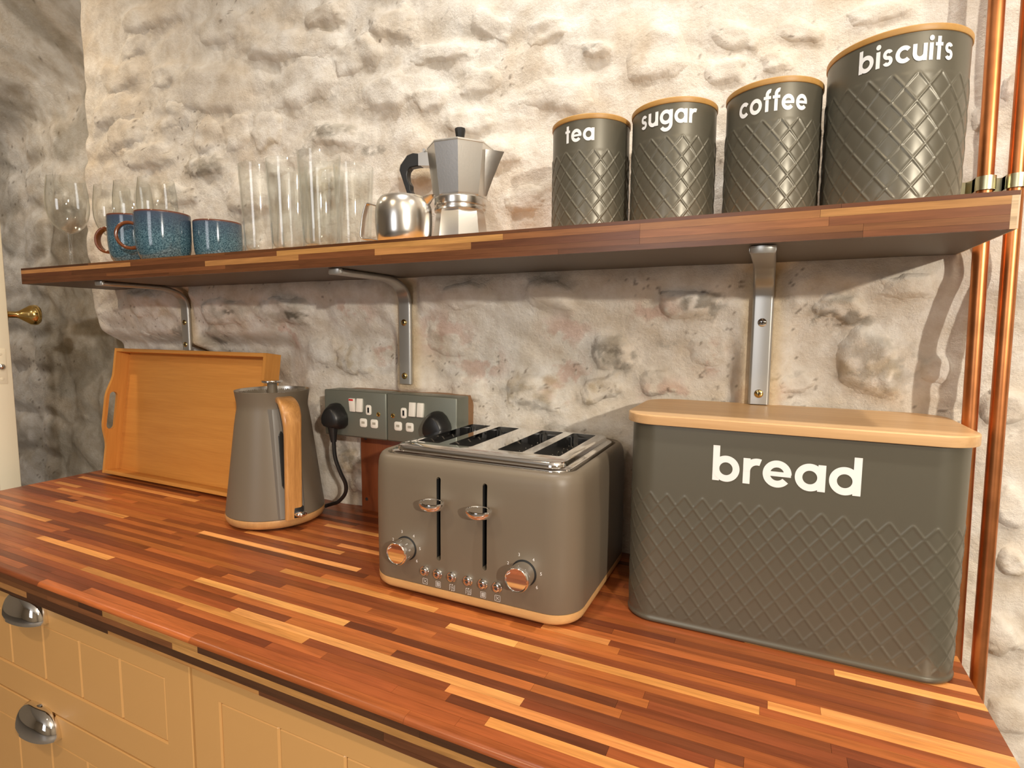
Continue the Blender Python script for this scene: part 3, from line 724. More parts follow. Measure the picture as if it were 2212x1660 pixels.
for x in SLOTS:
    mobj('lever_slot', *join(prism(slot_poly(x, .0585, .1735, .0033), -TD + .0150, -TD + .0158), *[box(x + s * .00335 - .0002, x + s * .00335 + .0002, -TD + .0012, -TD + .015, .062, .170) for s in (-1, 1)]), M['dark'], to, 0)
# chrome deck: flange, plate with four slots
mobj('deck_gap', *loft([ring_at(-.0157, -.0157, .027, .176), ring_at(-.0157, -.0157, .027, .1815)]), M['dark'], to, 50)
fl_ = [(-.0195, .181), (-.0190, .1930), (-.0200, .1955), (-.0220, .1968), (-.0255, .1970), (-.0270, .1975), (-.0275, .2010), (-.0290, .2034), (-.0320, .2045)]
plate = mobj('chrome_deck', *loft([ring_at(d, d, .024 + (d + .0195) * .6, z, 12) for d, z in fl_]), M['chrome'], to, 40)
SX = [(-.1125, -.0745), (-.0585, -.0205), (.0205, .0585), (.0745, .1125)]
Y0s, Y1s = -.073, .093
def rslot(x0, x1, y0, y1, z0, z1, r=.004):
    return prism([(a + (x0 + x1) / 2, b + (y0 + y1) / 2) for a, b in rrect((x1 - x0) / 2, (y1 - y0) / 2, r, 4)], z0, z1, 'z')
boolean_cut(plate, [rslot(a, b, Y0s, Y1s, .10, .25) for a, b in SX])
for a, b in SX:
    V, F = box(a - .0006, b + .0006, Y0s - .0006, Y1s + .0006, .070, .2000)
    F = [f for f in F if not all(abs(V[i][2] - .2000) < 1e-6 for i in f)]
    sl = mobj('bread_slot', V, F, M['darkmetal'], to, 0)
    for sx in (-1, 1):
        g = (a + b) / 2 + sx * .0105
        for k in range(7):
            yy = Y0s + .014 + k * .023
            mobj('guide_wire', *tube([(g, yy, .075), (g, yy, .175), (g + sx * .0055, yy, .186)], .0008, 6), M['steel'], sl)
        mobj('guide_rail', *box(g - .0008, g + .0008, Y0s, Y1s, .170, .1735), M['steel'], sl, 0)
    mobj('latch_post', *box((a + b) / 2 - .009, (a + b) / 2 + .009, Y1s - .004, Y1s - .0005, .08, .197), M['dark'], sl, 0)
# levers
for x, z in ((SLOTS[0], .139), (SLOTS[1], .139)):
    lv = mobj('lever', *xf(lathe([(.0001, -.0050), (.010, -.0047), (.0145, -.0030), (.0165, .0), (.0172, .0030), (.0168, .0042), (.0155, .0046), (.0150, .0040), (.0001, .0040)], 36), (x, -TD - .0165, z), None, (1.05, .85, 1.2)), M['chrome'], to, 40)
    mobj('lever_arm', *box(x - .0022, x + .0022, -TD - .010, -TD + .010, z - .001, z + .004, .0005), M['chrome'], lv, 40)
# dials
for x in (-.0885, .0905):
    kn = mobj('dial', *xf(lathe([(.0158, 0), (.0158, .014), (.0162, .0165), (.0164, .020), (.0160, .0225), (.0148, .0240), (.0140, .0238), (.0135, .0230), (.0001, .0230)], 48, False), (x, -TD - .0005, .0665), (PI / 2, 0, 0)), M['chrome'], to, 40)
    mobj('dial_base_ring', *xf(lathe([(.0171, 0), (.0171, .0006), (.0150, .0006)], 40, False, False), (x, -TD - .0003, .0665), (PI / 2, 0, 0)), M['dark'], kn, 40)  # dark ring seated round the base of the dial
    a = math.radians(148)
    mobj('dial_pointer', *xf(box(-.0003, .0003, -.0022, .0022, .0232, .0240), (x + .0122 * math.cos(a), -TD - .0005, .0665 + .0122 * math.sin(a)), (PI / 2, .9, 0)), M['letter'], kn, 0)
def font_mesh(name, txt, size, loc, parent, material):
    cu = bpy.data.curves.new(name, 'FONT'); cu.body = txt; cu.size = size; cu.align_x = 'CENTER'; cu.align_y = 'CENTER'
    ob = bpy.data.objects.new(name, cu); COL.objects.link(ob); bpy.context.view_layer.update()
    me = bpy.data.meshes.new_from_object(ob.evaluated_get(bpy.context.evaluated_depsgraph_get())); bpy.data.objects.remove(ob)
    me.materials.clear(); me.materials.append(material)
    o = bpy.data.objects.new(name, me); link(o, parent); o.location = loc; o.rotation_euler = (PI / 2, 0, 0); return o
YF = -TD - .0010
for x in (-.0885, .0905):
    for ch, ang in (('2', 158), ('3', 106), ('4', 56), ('5', 8), ('6', -40)):
        a = math.radians(ang)
        font_mesh('dial_number', ch, .0058, (x + .0235 * math.cos(a), YF, .0665 + .0235 * math.sin(a)), to, M['letter'])
BX = (-.0570, -.0360, -.0140, .0110, .0330, .0540)
def line_rect(x, z, h, w=.00035):
    return [box(x - h, x + h, 0, .0002, z + h - w, z + h), box(x - h, x + h, 0, .0002, z - h, z - h + w), box(x - h, x - h + w, 0, .0002, z - h, z + h), box(x + h - w, x + h, 0, .0002, z - h, z + h)]
for i, x in enumerate(BX):
    bt = mobj('push_button', *xf(lathe([(.0070, 0), (.0073, .0010), (.0068, .0022), (.0058, .0020), (.0056, .0038), (.0050, .0052), (.0035, .0058), (.0022, .0058), (.0020, .0050), (.0001, .0050)], 32, False), (x, -TD - .0004, .0405), (PI / 2, 0, 0)), M['chrome'], to, 40)
    mobj('indicator', *xf(lathe([(.0019, .0051), (.0019, .0054), (.0001, .0056)], 16, False), (x, -TD - .0004, .0405), (PI / 2, 0, 0)), M['darkmetal'], bt)
    z = .0255; parts = line_rect(0, 0, .0040)
    kind = (0, 1, 2, 2, 1, 0)[i]
    if kind == 0:
        for s in (-1, 1): parts.append(xf(box(-.0030, .0030, 0, .0002, -.00018, .00018), (0, 0, 0), (0, s * PI / 4, 0)))
    elif kind == 1:
        for k in range(3):
            for q in range(3): parts.append(box(-.0022 + k * .0017, -.0011 + k * .0017, 0, .0002, -.0024 + q * .0018, -.0012 + q * .0018))
    else:
        for k in range(3): parts.append(tube([(-.0018 + k * .0018, .0001, -.0024), (-.0011 + k * .0018, .0001, -.0008), (-.0022 + k * .0018, .0001, .0008), (-.0015 + k * .0018, .0001, .0024)], .00016, 5))
        parts = parts[2:] + [box(-.0040, -.0012, 0, .0002, .0036, .0040), box(.0012, .0040, 0, .0002, -.0040, -.0036), box(-.0002, .0010, 0, .0002, .0032, .0044), box(-.0010, .0002, 0, .0002, -.0044, -.0032)]
    mobj('button_symbol', *join(*parts), M['letter'], to, 0, loc=(x, YF - .0002, z))

# ------------------------------------------------------------------ kettle
KX, KY = .0765, -.0745
ke = thing('kettle', 'grey tapered electric kettle with curved wooden handle', 'kettle', (KX, KY, 0))
mobj('base_ring', *lathe([(.070, .003), (.082, .0035), (.0868, .006), (.0895, .011), (.0905, .018), (.0898, .0205), (.086, .021)], 96), M['ringw'], ke, 50)
mobj('power_base', *lathe([(.074, 0), (.076, .001), (.076, .0045)], 64), M['black'], ke)
pr = [(.0885, .0208), (.0897, .0215), (.0895, .024), (.0845, .062), (.0793, .104), (.0738, .148), (.0690, .186), (.0662, .2045), (.0640, .216), (.0634, .2225), (.0638, .230), (.0650, .2385), (.0664, .2475), (.0672, .2525), (.0668, .2528), (.0655, .2475), (.0642, .2400), (.0638, .232)]
mobj('jug_body', *lathe(pr, 128, True, False), M['grey'], ke, 60)
mobj('rim_lining', *lathe([(.0667, .2526), (.0656, .2480), (.0640, .2385), (.0634, .2320)], 96, False, False), M['steel'], ke)
lid = mobj('lid', *lathe([(.0632, .2335), (.0632, .2385), (.056, .2395), (.054, .2405), (.0525, .2395), (.020, .2392), (.0001, .2392)], 96, True, False), M['steel'], ke)
mobj('lid_stem', *lathe([(.0092, .2385), (.0090, .266)], 32, False), M['grey'], lid)
mobj('lid_knob', *lathe([(.008, .2645), (.0165, .2655), (.0192, .2670), (.0196, .2685), (.0190, .2700), (.0160, .2706), (.0001, .2704)], 48), M['chrome'], lid, 40)
HA = math.radians(-24)
hd = Vector((math.cos(HA), math.sin(HA), 0)); ht = Vector((-math.sin(HA), math.cos(HA), 0))
hp = [(.058, .2385), (.068, .2385), (.079, .236), (.0905, .2285), (.0985, .2170), (.1025, .2030), (.1035, .188), (.1030, .165), (.1015, .130), (.0995, .090), (.0975, .055), (.0955, .0225)]
path = spline([hd * a + Vector((0, 0, z)) for a, z in hp], 6)
P, fr = frames(path); rings = []
for i, (p, (t, n, b)) in enumerate(zip(P, fr)):
    f = i / (len(P) - 1); wd = .0150 + .0025 * math.sin(PI * min(1, f * 1.6)) ** 2; nn = t.cross(ht).normalized()
    rings.append([p + ht * a + nn * c for a, c in rrect(wd, .0062, .0045, 4)])
mobj('handle', *loft(rings), M['handlew'], ke, 50)
# flat back panel behind the handle, with the water gauge
def body_r(z):
    for (r0, z0), (r1, z1) in zip(pr[2:], pr[3:]):
        if z0 <= z <= z1: return r0 + (r1 - r0) * (z - z0) / (z1 - z0)
    return pr[2][0]
rings = []
for z in np.linspace(.023, .222, 24):
    r = body_r(z); wz = .022
    ring = [hd * (r * .90) + ht * -wz * 1.25, hd * (r + .0012) + ht * -wz, hd * (r + .0022) + ht * (-wz + .004), hd * (r + .0022) + ht * (wz - .004), hd * (r + .0012) + ht * wz, hd * (r * .90) + ht * wz * 1.25]
    rings.append([q + Vector((0, 0, z)) for q in ring])
panel = mobj('handle_panel', *loft(rings), mat('panel_enamel', (.16, .145, .125, 1), .38), ke, 30)
gp = []
for z in np.linspace(.075, .182, 14):
    e = min(1, min(z - .0749, .1821 - z) / .005); ww = .0052 * math.sqrt(max(.02, 1 - (1 - e) ** 2)); r = body_r(z) + .0018
    gp.append([hd * (r + c) + ht * (-.010 + a) + Vector((0, 0, z)) for a, c in rrect(ww, .0016, .0006, 2)])
mobj('water_gauge', *loft(gp), mat('smoked_gauge', (.02, .022, .022, 1), .06, spec=.8), panel, 50)
sw = mobj('switch', *xf(lathe([(.0001, -.0045), (.006, -.0042), (.0092, -.002), (.0098, .001), (.0085, .0035), (.0055, .005), (.0001, .0055)], 28), hd * .1045 + ht * .0105 + Vector((0, 0, .031)), None, (1.15, 1.15, 1)), M['chrome'], ke, 50)
mobj('switch_recess', *xf(box(-.004, .004, -.009, .009, -.010, .010, .001), hd * .0990 + ht * .008 + Vector((0, 0, .034)), (0, 0, HA)), M['black'], ke)

# ------------------------------------------------------------------ serving tray
tr = thing('serving_tray', 'bamboo serving tray with cut-out handles leaning on the wall', 'tray', (-.2935, -.0070, .0008))
lean = math.radians(8.7)
tr.rotation_euler = (PI / 2 - lean, 0, 0)
# local: x along the width, y up the tray, z towards the room
HWT, HT, DW = .2685, .3145, .0390
mobj('base_panel', *box(-HWT + .006, HWT - .006, .004, HT - .004, 0, .006, .0008), M['bamboo'], tr, 40)
mobj('long_side', *box(-HWT + .008, HWT - .008, 0, .0085, .0, DW, .001), M['bamboo'], tr, 40)
mobj('long_side', *box(-HWT + .008, HWT - .008, HT - .0085, HT, .0, DW, .001), M['bamboo'], tr, 40)
for s in (-1, 1):
    prof = []
    n = 40
    for i in range(n + 1):
        v = i / n; c = float(sst(.20, .40, np.array(v)) * sst(.80, .60, np.array(v)))
        prof.append((v * HT, DW + .013 * c))
    poly = [(0, 0)] + prof + [(HT, 0)]
    V, F = prism(poly, s * HWT, s * (HWT - .0085), 'x')
    sd = mobj('handle_side', V, F, M['bamboo_v'], tr, 30)
    hole = [(HT / 2 + a, .0350 + b) for a, b in rrect(.047, .0095, .0094, 8)]
    boolean_cut(sd, [prism(hole, s * (HWT + .02), s * (HWT - .03), 'x')])

# ------------------------------------------------------------------ wall sockets
def socket(x0, z1, label, flip):
    s = thing('double_socket', label, 'socket', (x0, 0, z1 - .086), group='double sockets')
    y0 = -.0421
    bx = mobj('back_box', *box(0.0005, .1455, y0 + .004, 0, 0.0005, .0855, .003), M['socket'], s, 40)
    mobj('face_plate', *box(0, .146, y0, y0 + .0045, 0, .086, .003, 3), M['socket'], s, 40)
    for k in range(3):
        mobj('knockout', *xf(lathe([(.0085, 0), (.0085, .0006), (.0070, .0008), (.0001, .0008)], 28), (.028 + k * .045, -.021, .0852)), M['socket'], s, 40)
    cs = .0785 if not flip else .0655
    m = 1 if not flip else -1
    for k in (-1, 1):
        on = k * m < 0 and not flip
        rk = mobj('rocker_switch', *xf(box(-.0066, .0066, -.0045, .001, -.0125, .0125, .0012), (cs + .0085 * k, y0, .0605), (.12 if on else -.10, 0, 0)), M['white'], s, 40)
        if on: mobj('red_flash', *xf(box(-.005, .005, -.0053, -.0043, .0085, .0118, .0003), (cs + .0085 * k, y0, .0605), (.12, 0, 0)), M['red'], rk, 40)
    ox = .1065 if not flip else .0375
    for dx, dz, hw, hh in ((0, .053, .0062, .0092), (-.0125, .0285, .0082, .0080), (.0125, .0285, .0082, .0080)):
        ins = mobj('pin_socket', *xf(loft([[(a, b, z) for a, b in rrect(hw - d, hh - d, .004, 5)] for d, z in ((0, 0), (0, .0010), (.0008, .0016))]), (ox + dx, y0, dz), (PI / 2, 0, 0)), M['white'], s, 40)
        if dz > .05: mobj('pin_hole', *box(ox + dx - .0020, ox + dx + .0020, y0 - .0019, y0 - .0015, dz - .0048, dz + .0048, .0001), M['dark'], ins, 0)
        else: mobj('pin_shutter', *box(ox + dx - .0036, ox + dx + .0036, y0 - .0019, y0 - .0015, dz - .0016, dz + .0028, .0001), mat('shutter_grey', (.40, .37, .30, 1), .5) if 'shutter_grey' not in bpy.data.materials else bpy.data.materials['shutter_grey'], ins, 0)
    sx = .1285 if not flip else .0135
    mobj('fixing_screw', *xf(lathe([(.0042, 0), (.0042, .0010), (.0030, .0016), (.0029, .0009), (.0001, .0009)], 20), (sx, y0 + .0002, .0465), (PI / 2, 0, 0)), M['brass'], s, 40)
    return s
socket(.1764, .2552, 'green-grey metal double socket nearer the kettle, with a plug in it', False)
socket(.3236, .2552, 'green-grey metal double socket partly hidden behind the toaster', True)
pt = mobj('pattress_board', *box(.186, .455, 0.0004, .050, .158, .2515, .001), M['pattress'], None, 40)
tag(pt, 'brown wooden backing board fixed behind the two wall sockets', 'board')
bo = thing('cable_cover_board', 'red-brown painted board running from the sockets down to the worktop', 'board', (.197, .034, 0))
mobj('plank', *box(0, .105, 0, .022, 0.0003, .158, .0008), M['board'], bo, 40)
for z in (.150, .024):
    mobj('screw', *xf(lathe([(.0034, 0), (.0034, .0006), (.0001, .0008)], 16), (.013, -.0001, z), (PI / 2, 0, 0)), M['darkmetal'], bo)

def plug(x, z, label, cable=None):
    p = thing('mains_plug', label, 'plug', (x, -.0421, z), group='black mains plugs')
    prof = [(-.0245, -.012), (-.0255, .0), (-.0235, .008), (-.016, .020), (-.008, .0265), (0, .0278), (.008, .0265), (.016, .020), (.0235, .008), (.0255, .0), (.0245, -.012), (.018, -.0185), (.006, -.021), (-.006, -.021), (-.018, -.0185)]
    rings = []
    for k, y in ((1.0, -.0003), (1.02, -.004), (.98, -.012), (.80, -.021), (.70, -.0245), (.60, -.0258)):
        rings.append([(a * k, y, b * k) for a, b in prof])
    mobj('body', *loft(rings), M['black'], p, 40)
    if cable:
        c0 = Vector((0, -.012, -.018))
        st = mobj('cable_grip', *tube([(0, -.013, -.016), (0, -.013, -.030), (.001, -.013, -.0445)], [.0098, .0072, .0052], 14), M['black'], p)
        for k in range(4):
            mobj('grip_ridge', *xf(lathe([(.0050, 0), (.0069 - k * .0004, .001), (.0050, .002)], 14), (.0006, -.013, -.030 - k * .0036)), M['black'], st)
        mobj('cable', *tube(spline(cable, 10), .0037, 10), M['black'], p)
    return p
plug(.2085, .2030, 'black three-pin plug in the socket with cable running to the kettle', [(.001, -.013, -.043), (.003, -.012, -.075), (.010, -.006, -.105), (.012, .004, -.128), (.003, .012, -.150), (-.022, .020, -.172), (-.045, .030, -.182), (-.060, .0345, -.188), (-.0685, .0330, -.1915)])
plug(.4340, .2030, 'black three-pin plug half hidden behind the toaster corner')

# ------------------------------------------------------------------ mugs
def mug(x, y, r, h, rot, label, handle=True):
    t = thing('mug', label, 'mug', (x, y, ZT), rot, 'blue glazed mugs')
    prof = [(r * .62, 0), (r * .70, .0008), (r * .80, .004), (r * .90, .012), (r * .965, .026), (r * .995, .045), (r, .065), (r * .998, h - .0075), (r * .997, h - .0040), (r * .995, h - .0015), (r * .985, h), (r * .955, h - .0008), (r * .945, h - .004), (r * .93, .04), (r * .86, .016), (r * .6, .008), (.0001, .007)]
    V, F = lathe(prof, 72, True, False)
    b = mobj('cup_body', V, F, M['mug'], t, 60)
    at_ = b.data.attributes.new('edge', 'FLOAT', 'POINT')
    at_.data.foreach_set('value', [float(min(1, max(0, (v[2] - (h - .0042)) / .0030))) for v in V])
    if handle:
        path = []; n = 26
        for i in range(n + 1):
            a = math.radians(-62 + 304 * 0 + i * (360 - 2 * 62 + 0) / n * 1.0 - 0)
            a = math.radians(60 + i * (240) / n)
            path.append(Vector((-r * .93 - .010 + .0215 * math.cos(a) * 1.0, 0, h * .52 + .0215 * math.sin(a) * 1.12)))
        P, fr = frames(path); rings = []
        for p, (tt, nn, bb_) in zip(P, fr):
            s = Vector((0, 1, 0)); q = tt.cross(s)
            rings.append([p + s * a + q * c for a, c in rrect(.0075, .0030, .0026, 4)])
        V, F = loft(rings)
        hobj = mobj('handle', V, F, M['mug'], t, 60)
        at_ = hobj.data.attributes.new('edge', 'FLOAT', 'POINT'); at_.data.foreach_set('value', [1.0 if abs(v[1]) > .0045 else .25 for v in V])
    return t
mug(-.250, -.118, .0480, .097, math.radians(28), 'blue speckled mug behind, nearest to the front wine glass')
mug(-.1505, -.1240, .0487, .0945, math.radians(52), 'blue speckled mug in front, its round handle pointing left')
mug(-.0850, -.0540, .0450, .0850, math.radians(-37), 'blue speckled mug showing no handle, beside the tall tumblers')

# ------------------------------------------------------------------ glasses
def wine(x, y, label, r=.0395, h=.196):
    t = thing('wine_glass', label, 'wine glass', (x, y, ZT), 0, 'wine glasses')
    bowl = [(.0042, .078), (.0095, .0800), (.0190, .0860), (.0280, .0955), (.0345, .108), (.0385, .124), (r, .141), (.0385, .163), (.0362, .183), (.0345, h), (.0338, h), (.0354, .183), (.0376, .163), (.0386, .141), (.0376, .124), (.0336, .1088), (.0272, .0966), (.0182, .0876), (.009, .0826), (.0001, .0815)]
    mobj('bowl', *lathe(bowl, 64, False, False), M['glass'], t, 60)
    mobj('stem', *lathe([(.0065, .006), (.0046, .012), (.0040, .025), (.0040, .060), (.0050, .072), (.0060, .080)], 24, False, False), M['glass'], t, 60)
    mobj('foot', *lathe([(.0295, 0), (.0300, .0010), (.0295, .0018), (.018, .0032), (.009, .0050), (.0065, .0062)], 48, True, False), M['glass'], t, 60)
    return t
wine(-.4730, -.1255, 'clear wine glass at the left end of the shelf, in front')
wine(-.4580, -.0400, 'clear wine glass standing behind the front wine glass')
wine(-.3770, -.0430, 'clear wine glass behind the left-hand blue mug')
wine(-.2960, -.0400, 'clear wine glass behind the mugs, nearest the tumblers')
def tumbler(x, y, label, h=.157):
    t = thing('tumbler', label, 'tumbler', (x, y, ZT), 0, 'tall tumblers')
    rt, rb = .0346, .0272
    prof = [(rb - .002, 0), (rb, .0012)] + [(rb + (rt - rb) * k, .0012 + (h - .002) * k) for k in (.1, .3, .5, .7, .85, .97)] + [(rt - .0003, h), (rt - .0012, h)] + [(rb + (rt - rb) * k - .0016, .0012 + (h - .002) * k) for k in (.97, .7, .5, .3, .12)] + [(rb - .004, .0135), (rb - .010, .0120), (.0001, .0115)]
    V, F = lathe(prof, 64, True, False)
    mobj('glass_body', V, F, M['glass'], t, 60)
    mobj('thick_bottom', *lathe([(rb - .0035, .0016), (rb - .0018, .004), (rb - .0030, .0100), (.0001, .0106)], 48), M['glass'], t, 50)
    return t
tumbler(.1070, -.1130, 'clear tall tumbler in the front row, next to the blue mugs')
tumbler(.1775, -.1160, 'clear tall tumbler in the middle of the front row')
tumbler(.2560, -.1220, 'clear tall tumbler in front, looking tallest, beside the steel jug')
tumbler(.1170, -.0375, 'clear tall tumbler in the back row, furthest from the jug')
tumbler(.1890, -.0400, 'clear tall tumbler in the middle of the back row')
tumbler(.2610, -.0450, 'clear tall tumbler in the back row behind the jug handle')

# ------------------------------------------------------------------ steel milk jug
ju = thing('milk_jug', 'small brushed steel milk jug with strap handle and short spout', 'jug', (.4325, -.1330, ZT))
jp = [(.030, 0), (.036, .0008), (.0395, .006), (.0415, .016), (.0425, .030), (.0425, .042), (.0415, .054), (.0385, .063), (.0345, .0685), (.0325, .0695), (.0318, .0688), (.036, .060), (.0405, .045), (.0405, .02), (.030, .004), (.0001, .003)]
mobj('jug_body', *lathe(jp, 72, True, False), M['steel'], ju, 60)
ja = math.radians(188); jd = Vector((math.cos(ja), math.sin(ja), 0)); js = Vector((-jd.y, jd.x, 0))
hp = [(.0405, .0585), (.050, .0615), (.0595, .0640), (.0635, .0600), (.0685, .045), (.0715, .028), (.0725, .016), (.0690, .0115), (.056, .0105), (.0400, .0075)]
P, fr = frames(spline([jd * a + Vector((0, 0, z)) for a, z in hp], 6)); rings = []
for p, (t, n, b) in zip(P, fr):
    nn = t.cross(js).normalized(); rings.append([p + js * a + nn * c for a, c in rrect(.0055, .0011, .0008, 2)])
mobj('handle', *loft(rings), M['steel'], ju, 50)
rings = []
for a, wd, z0, z1 in ((.036, .011, .052, .067), (.0415, .0085, .058, .0695), (.0465, .005, .064, .0712), (.0500, .0015, .068, .0715)):
    rings.append([Vector((a, s, z)) for s, z in ((-wd, z1), (-wd * .6, z0 + .002), (0, z0), (wd * .6, z0 + .002), (wd, z1), (wd * .6, z1 - .001), (0, z1 - .0022), (-wd * .6, z1 - .001))])
mobj('spout', *loft(rings), M['steel'], ju, 50, rot=(0, 0, math.radians(10)))

# ------------------------------------------------------------------ moka pot
mk = thing('moka_pot', 'octagonal aluminium moka pot with black handle and knob', 'moka pot', (.4950, -.0720, ZT))
mk.scale = (1.19, 1.19, 1.125)
OA = math.radians(22.5 + 4)
mobj('boiler', *lathe([(.0345, 0), (.0368, .0012), (.0368, .004), (.0318, .0455), (.0312, .0475)], 8, True, True, OA), M['alu'], mk, 20)
mobj('collar', *lathe([(.0310, .0470), (.0335, .0480), (.0340, .0500), (.0340, .0515), (.0318, .0525), (.0318, .0545), (.0338, .0550), (.0342, .0565), (.0342, .0640), (.0335, .0650)], 56), M['steel'], mk, 30)
mobj('upper_pot', *lathe([(.0325, .0645), (.0345, .0665), (.0352, .0690), (.0425, .1290), (.0430, .1315), (.0425, .1325), (.0410, .1318)], 8, True, True, OA), M['alu'], mk, 20)
ld = mobj('pot_lid', *lathe([(.0432, .1322), (.0432, .1338), (.0410, .1352), (.0150, .1402), (.0080, .1410), (.0060, .1425)], 8, True, True, OA), M['alu'], mk, 20)
mobj('lid_knob', *lathe([(.0045, .1410), (.0045, .1440), (.0050, .1450), (.0072, .1580), (.0068, .1600), (.0055, .1605), (.0050, .1590)], 8), M['black'], ld, 20)
ha = math.radians(189); hv = Vector((math.cos(ha), math.sin(ha), 0)); hs = Vector((-hv.y, hv.x, 0))
poly = [(.0535, .1300), (.0650, .1320), (.0735, .1295), (.0835, .1170), (.0850, .1100), (.0800, .0950), (.0750, .0800), (.0705, .0640), (.0680, .0500), (.0600, .0460), (.0545, .0475), (.0540, .0505), (.0575, .0520), (.0605, .0540), (.0620, .0620), (.0655, .0680), (.0650, .0760), (.0690, .0820), (.0690, .0890), (.0725, .0950), (.0735, .1030), (.0725, .1085), (.0690, .1125), (.0600, .1135), (.0535, .1135)]
V = []; F = []
n = len(poly)
for s in (-1, 1):
    for k in (1.0,):
        for a, z in poly: V.append(hv * a + hs * (.0058 * s) + Vector((0, 0, z)))
F = [tuple(range(n)), tuple(range(n, 2 * n))[::-1]] + [(i, (i + 1) % n, n + (i + 1) % n, n + i) for i in range(n)]
hm = mobj('handle', V, F, M['black'], mk, 25)
md = hm.modifiers.new('bevel', 'BEVEL'); md.width = .0012; md.segments = 2; md.limit_method = 'ANGLE'
V = []
for a, z in ((.0395, .1125), (.0565, .1140), (.0565, .1300), (.0490, .1322), (.0395, .1300)):
    V.append((a, z))
V2 = [hv * a + hs * (.0068 * s) + Vector((0, 0, z)) for s in (-1, 1) for a, z in V]
mobj('handle_bracket', V2, [tuple(range(5)), tuple(range(5, 10))[::-1]] + [(i, (i + 1) % 5, 5 + (i + 1) % 5, 5 + i) for i in range(5)], M['alu'], mk, 25)
mobj('hinge_pin', *xf(tube([tuple(-.0085 * hs), tuple(.0085 * hs)], .0022, 12), tuple(hv * .0475 + Vector((0, 0, .1335)))), M['alu'], mk)
sa = math.radians(14); sv = Vector((math.cos(sa), math.sin(sa), 0)); ss = Vector((-sv.y, sv.x, 0))
rings = []
for z, a0, a1, wd in ((.0690, .030, .0352, .003), (.0900, .033, .0430, .0075), (.1120, .036, .0520, .0115), (.1240, .037, .0572, .0135), (.1262, .037, .0585, .0138)):
    rings.append([sv * a + ss * c + Vector((0, 0, z)) for a, c in ((a0, -wd), (a0 + (a1 - a0) * .5, -wd * .62), (a1, 0), (a0 + (a1 - a0) * .5, wd * .62), (a0, wd))])
mobj('spout', *loft(rings), M['alu'], mk, 25)

# ------------------------------------------------------------------ copper pipes
def pipe(x, y, lean_, label):
    p = mobj('copper_pipe', *tube([(x - lean_ * (z - .46), y, z) for z in (-.88, .0, .46, 1.0, 1.6)], .0076, 28), M['copper'], None, 60)
    return tag(p, label, 'pipe', 'upright copper pipes')
pipe(1.1530, -.030, .018, 'upright copper pipe nearer the biscuits canister and bread bin')
pipe(1.1795, -.030, .012, 'upright copper pipe at the right edge, past the shelf end')
cl = thing('pipe_clip', 'shiny zinc saddle clip holding the two copper pipes', 'pipe clip', (0, 0, .536))
pts = [(1.122, -.004), (1.140, -.004)]
def saddle(cx):
    return [(cx - .0093, -.019), (cx - .0093, -.030)] + [(cx + .0093 * math.cos(math.radians(a)), -.030 + .0093 * math.sin(math.radians(a))) for a in range(190, 351, 16)] + [(cx + .0093, -.030), (cx + .0093, -.019)]
c1, c2 = 1.1518, 1.1786
outer = [(1.120, -.0100), (1.1385, -.0100)] + saddle(c1)[0:1] + saddle(c1)[1:] + saddle(c2) + [(1.1915, -.0100), (1.210, -.0100)]
V = []; F = []
for a, b in outer:
    V += [(a, b, -.0075), (a, b, .0075), (a, b - .0012, .0075), (a, b - .0012, -.0075)]
m = len(outer)
for i in range(m - 1):
    for k in range(4): F.append((4 * i + k, 4 * i + (k + 1) % 4, 4 * i + 4 + (k + 1) % 4, 4 * i + 4 + k))
F += [(0, 1, 2, 3), tuple(4 * (m - 1) + k for k in (3, 2, 1, 0))]
mobj('strap', V, F, M['zinc'], cl, 40)
for x in (1.1285, 1.2035):
    sc_ = mobj('screw', *xf(lathe([(.0048, 0), (.0046, .0014), (.0030, .0026), (.0001, .0028)], 18), (x, -.0110, 0), (PI / 2, 0, 0)), M['brass'], cl)
    for k in (0, 1):
        mobj('screw_slot', *xf(box(-.0024, .0024, -.0005, .0005, .0026, .0031), (x, -.0110, 0), (PI / 2, k * PI / 2, 0)), M['dark'], sc_, 0)

# ------------------------------------------------------------------ cabinets
CYF = -.412
def front(parent, name, x0, x1, z0, z1, panel, board_w, first):
    """framed front with a recessed tongue-and-groove panel; y is forward of CYF"""
    px0, px1, pz0, pz1 = panel
    P = [box(x0, x1, CYF, CYF + .018, pz1, z1, .0012), box(x0, x1, CYF, CYF + .018, z0, pz0, .0012), box(x0, px0, CYF, CYF + .018, pz0, pz1, .0012), box(px1, x1, CYF, CYF + .018, pz0, pz1, .0012)]
    V, F = [], []
    ring = [(x0, x1, z0, z1, CYF + .018), (x0, x1, z0, z1, CYF + .0012), (x0 + .0012, x1 - .0012, z0 + .0012, z1 - .0012, CYF), (px0 - .0015, px1 + .0015, pz0 - .0015, pz1 + .0015, CYF), (px0, px1, pz0, pz1, CYF + .0022), (px0, px1, pz0, pz1, CYF + .018)]
    rings = [[(a, y, c), (b, y, c), (b, y, d), (a, y, d)] for a, b, c, d, y in ring]
    V, F = loft(rings, False, False)
    fr = mobj(name, V, F, M['cream'], parent, 30)
    x = first
    while x > px0 + .002:
        a = max(px0, x - board_w)
        mobj('panel_board', *box(a + .0004, x - .0004, CYF + .0012, CYF + .014, pz0, pz1, .0024, 1), M['cream'], fr, 30)
        x -= board_w
    return fr
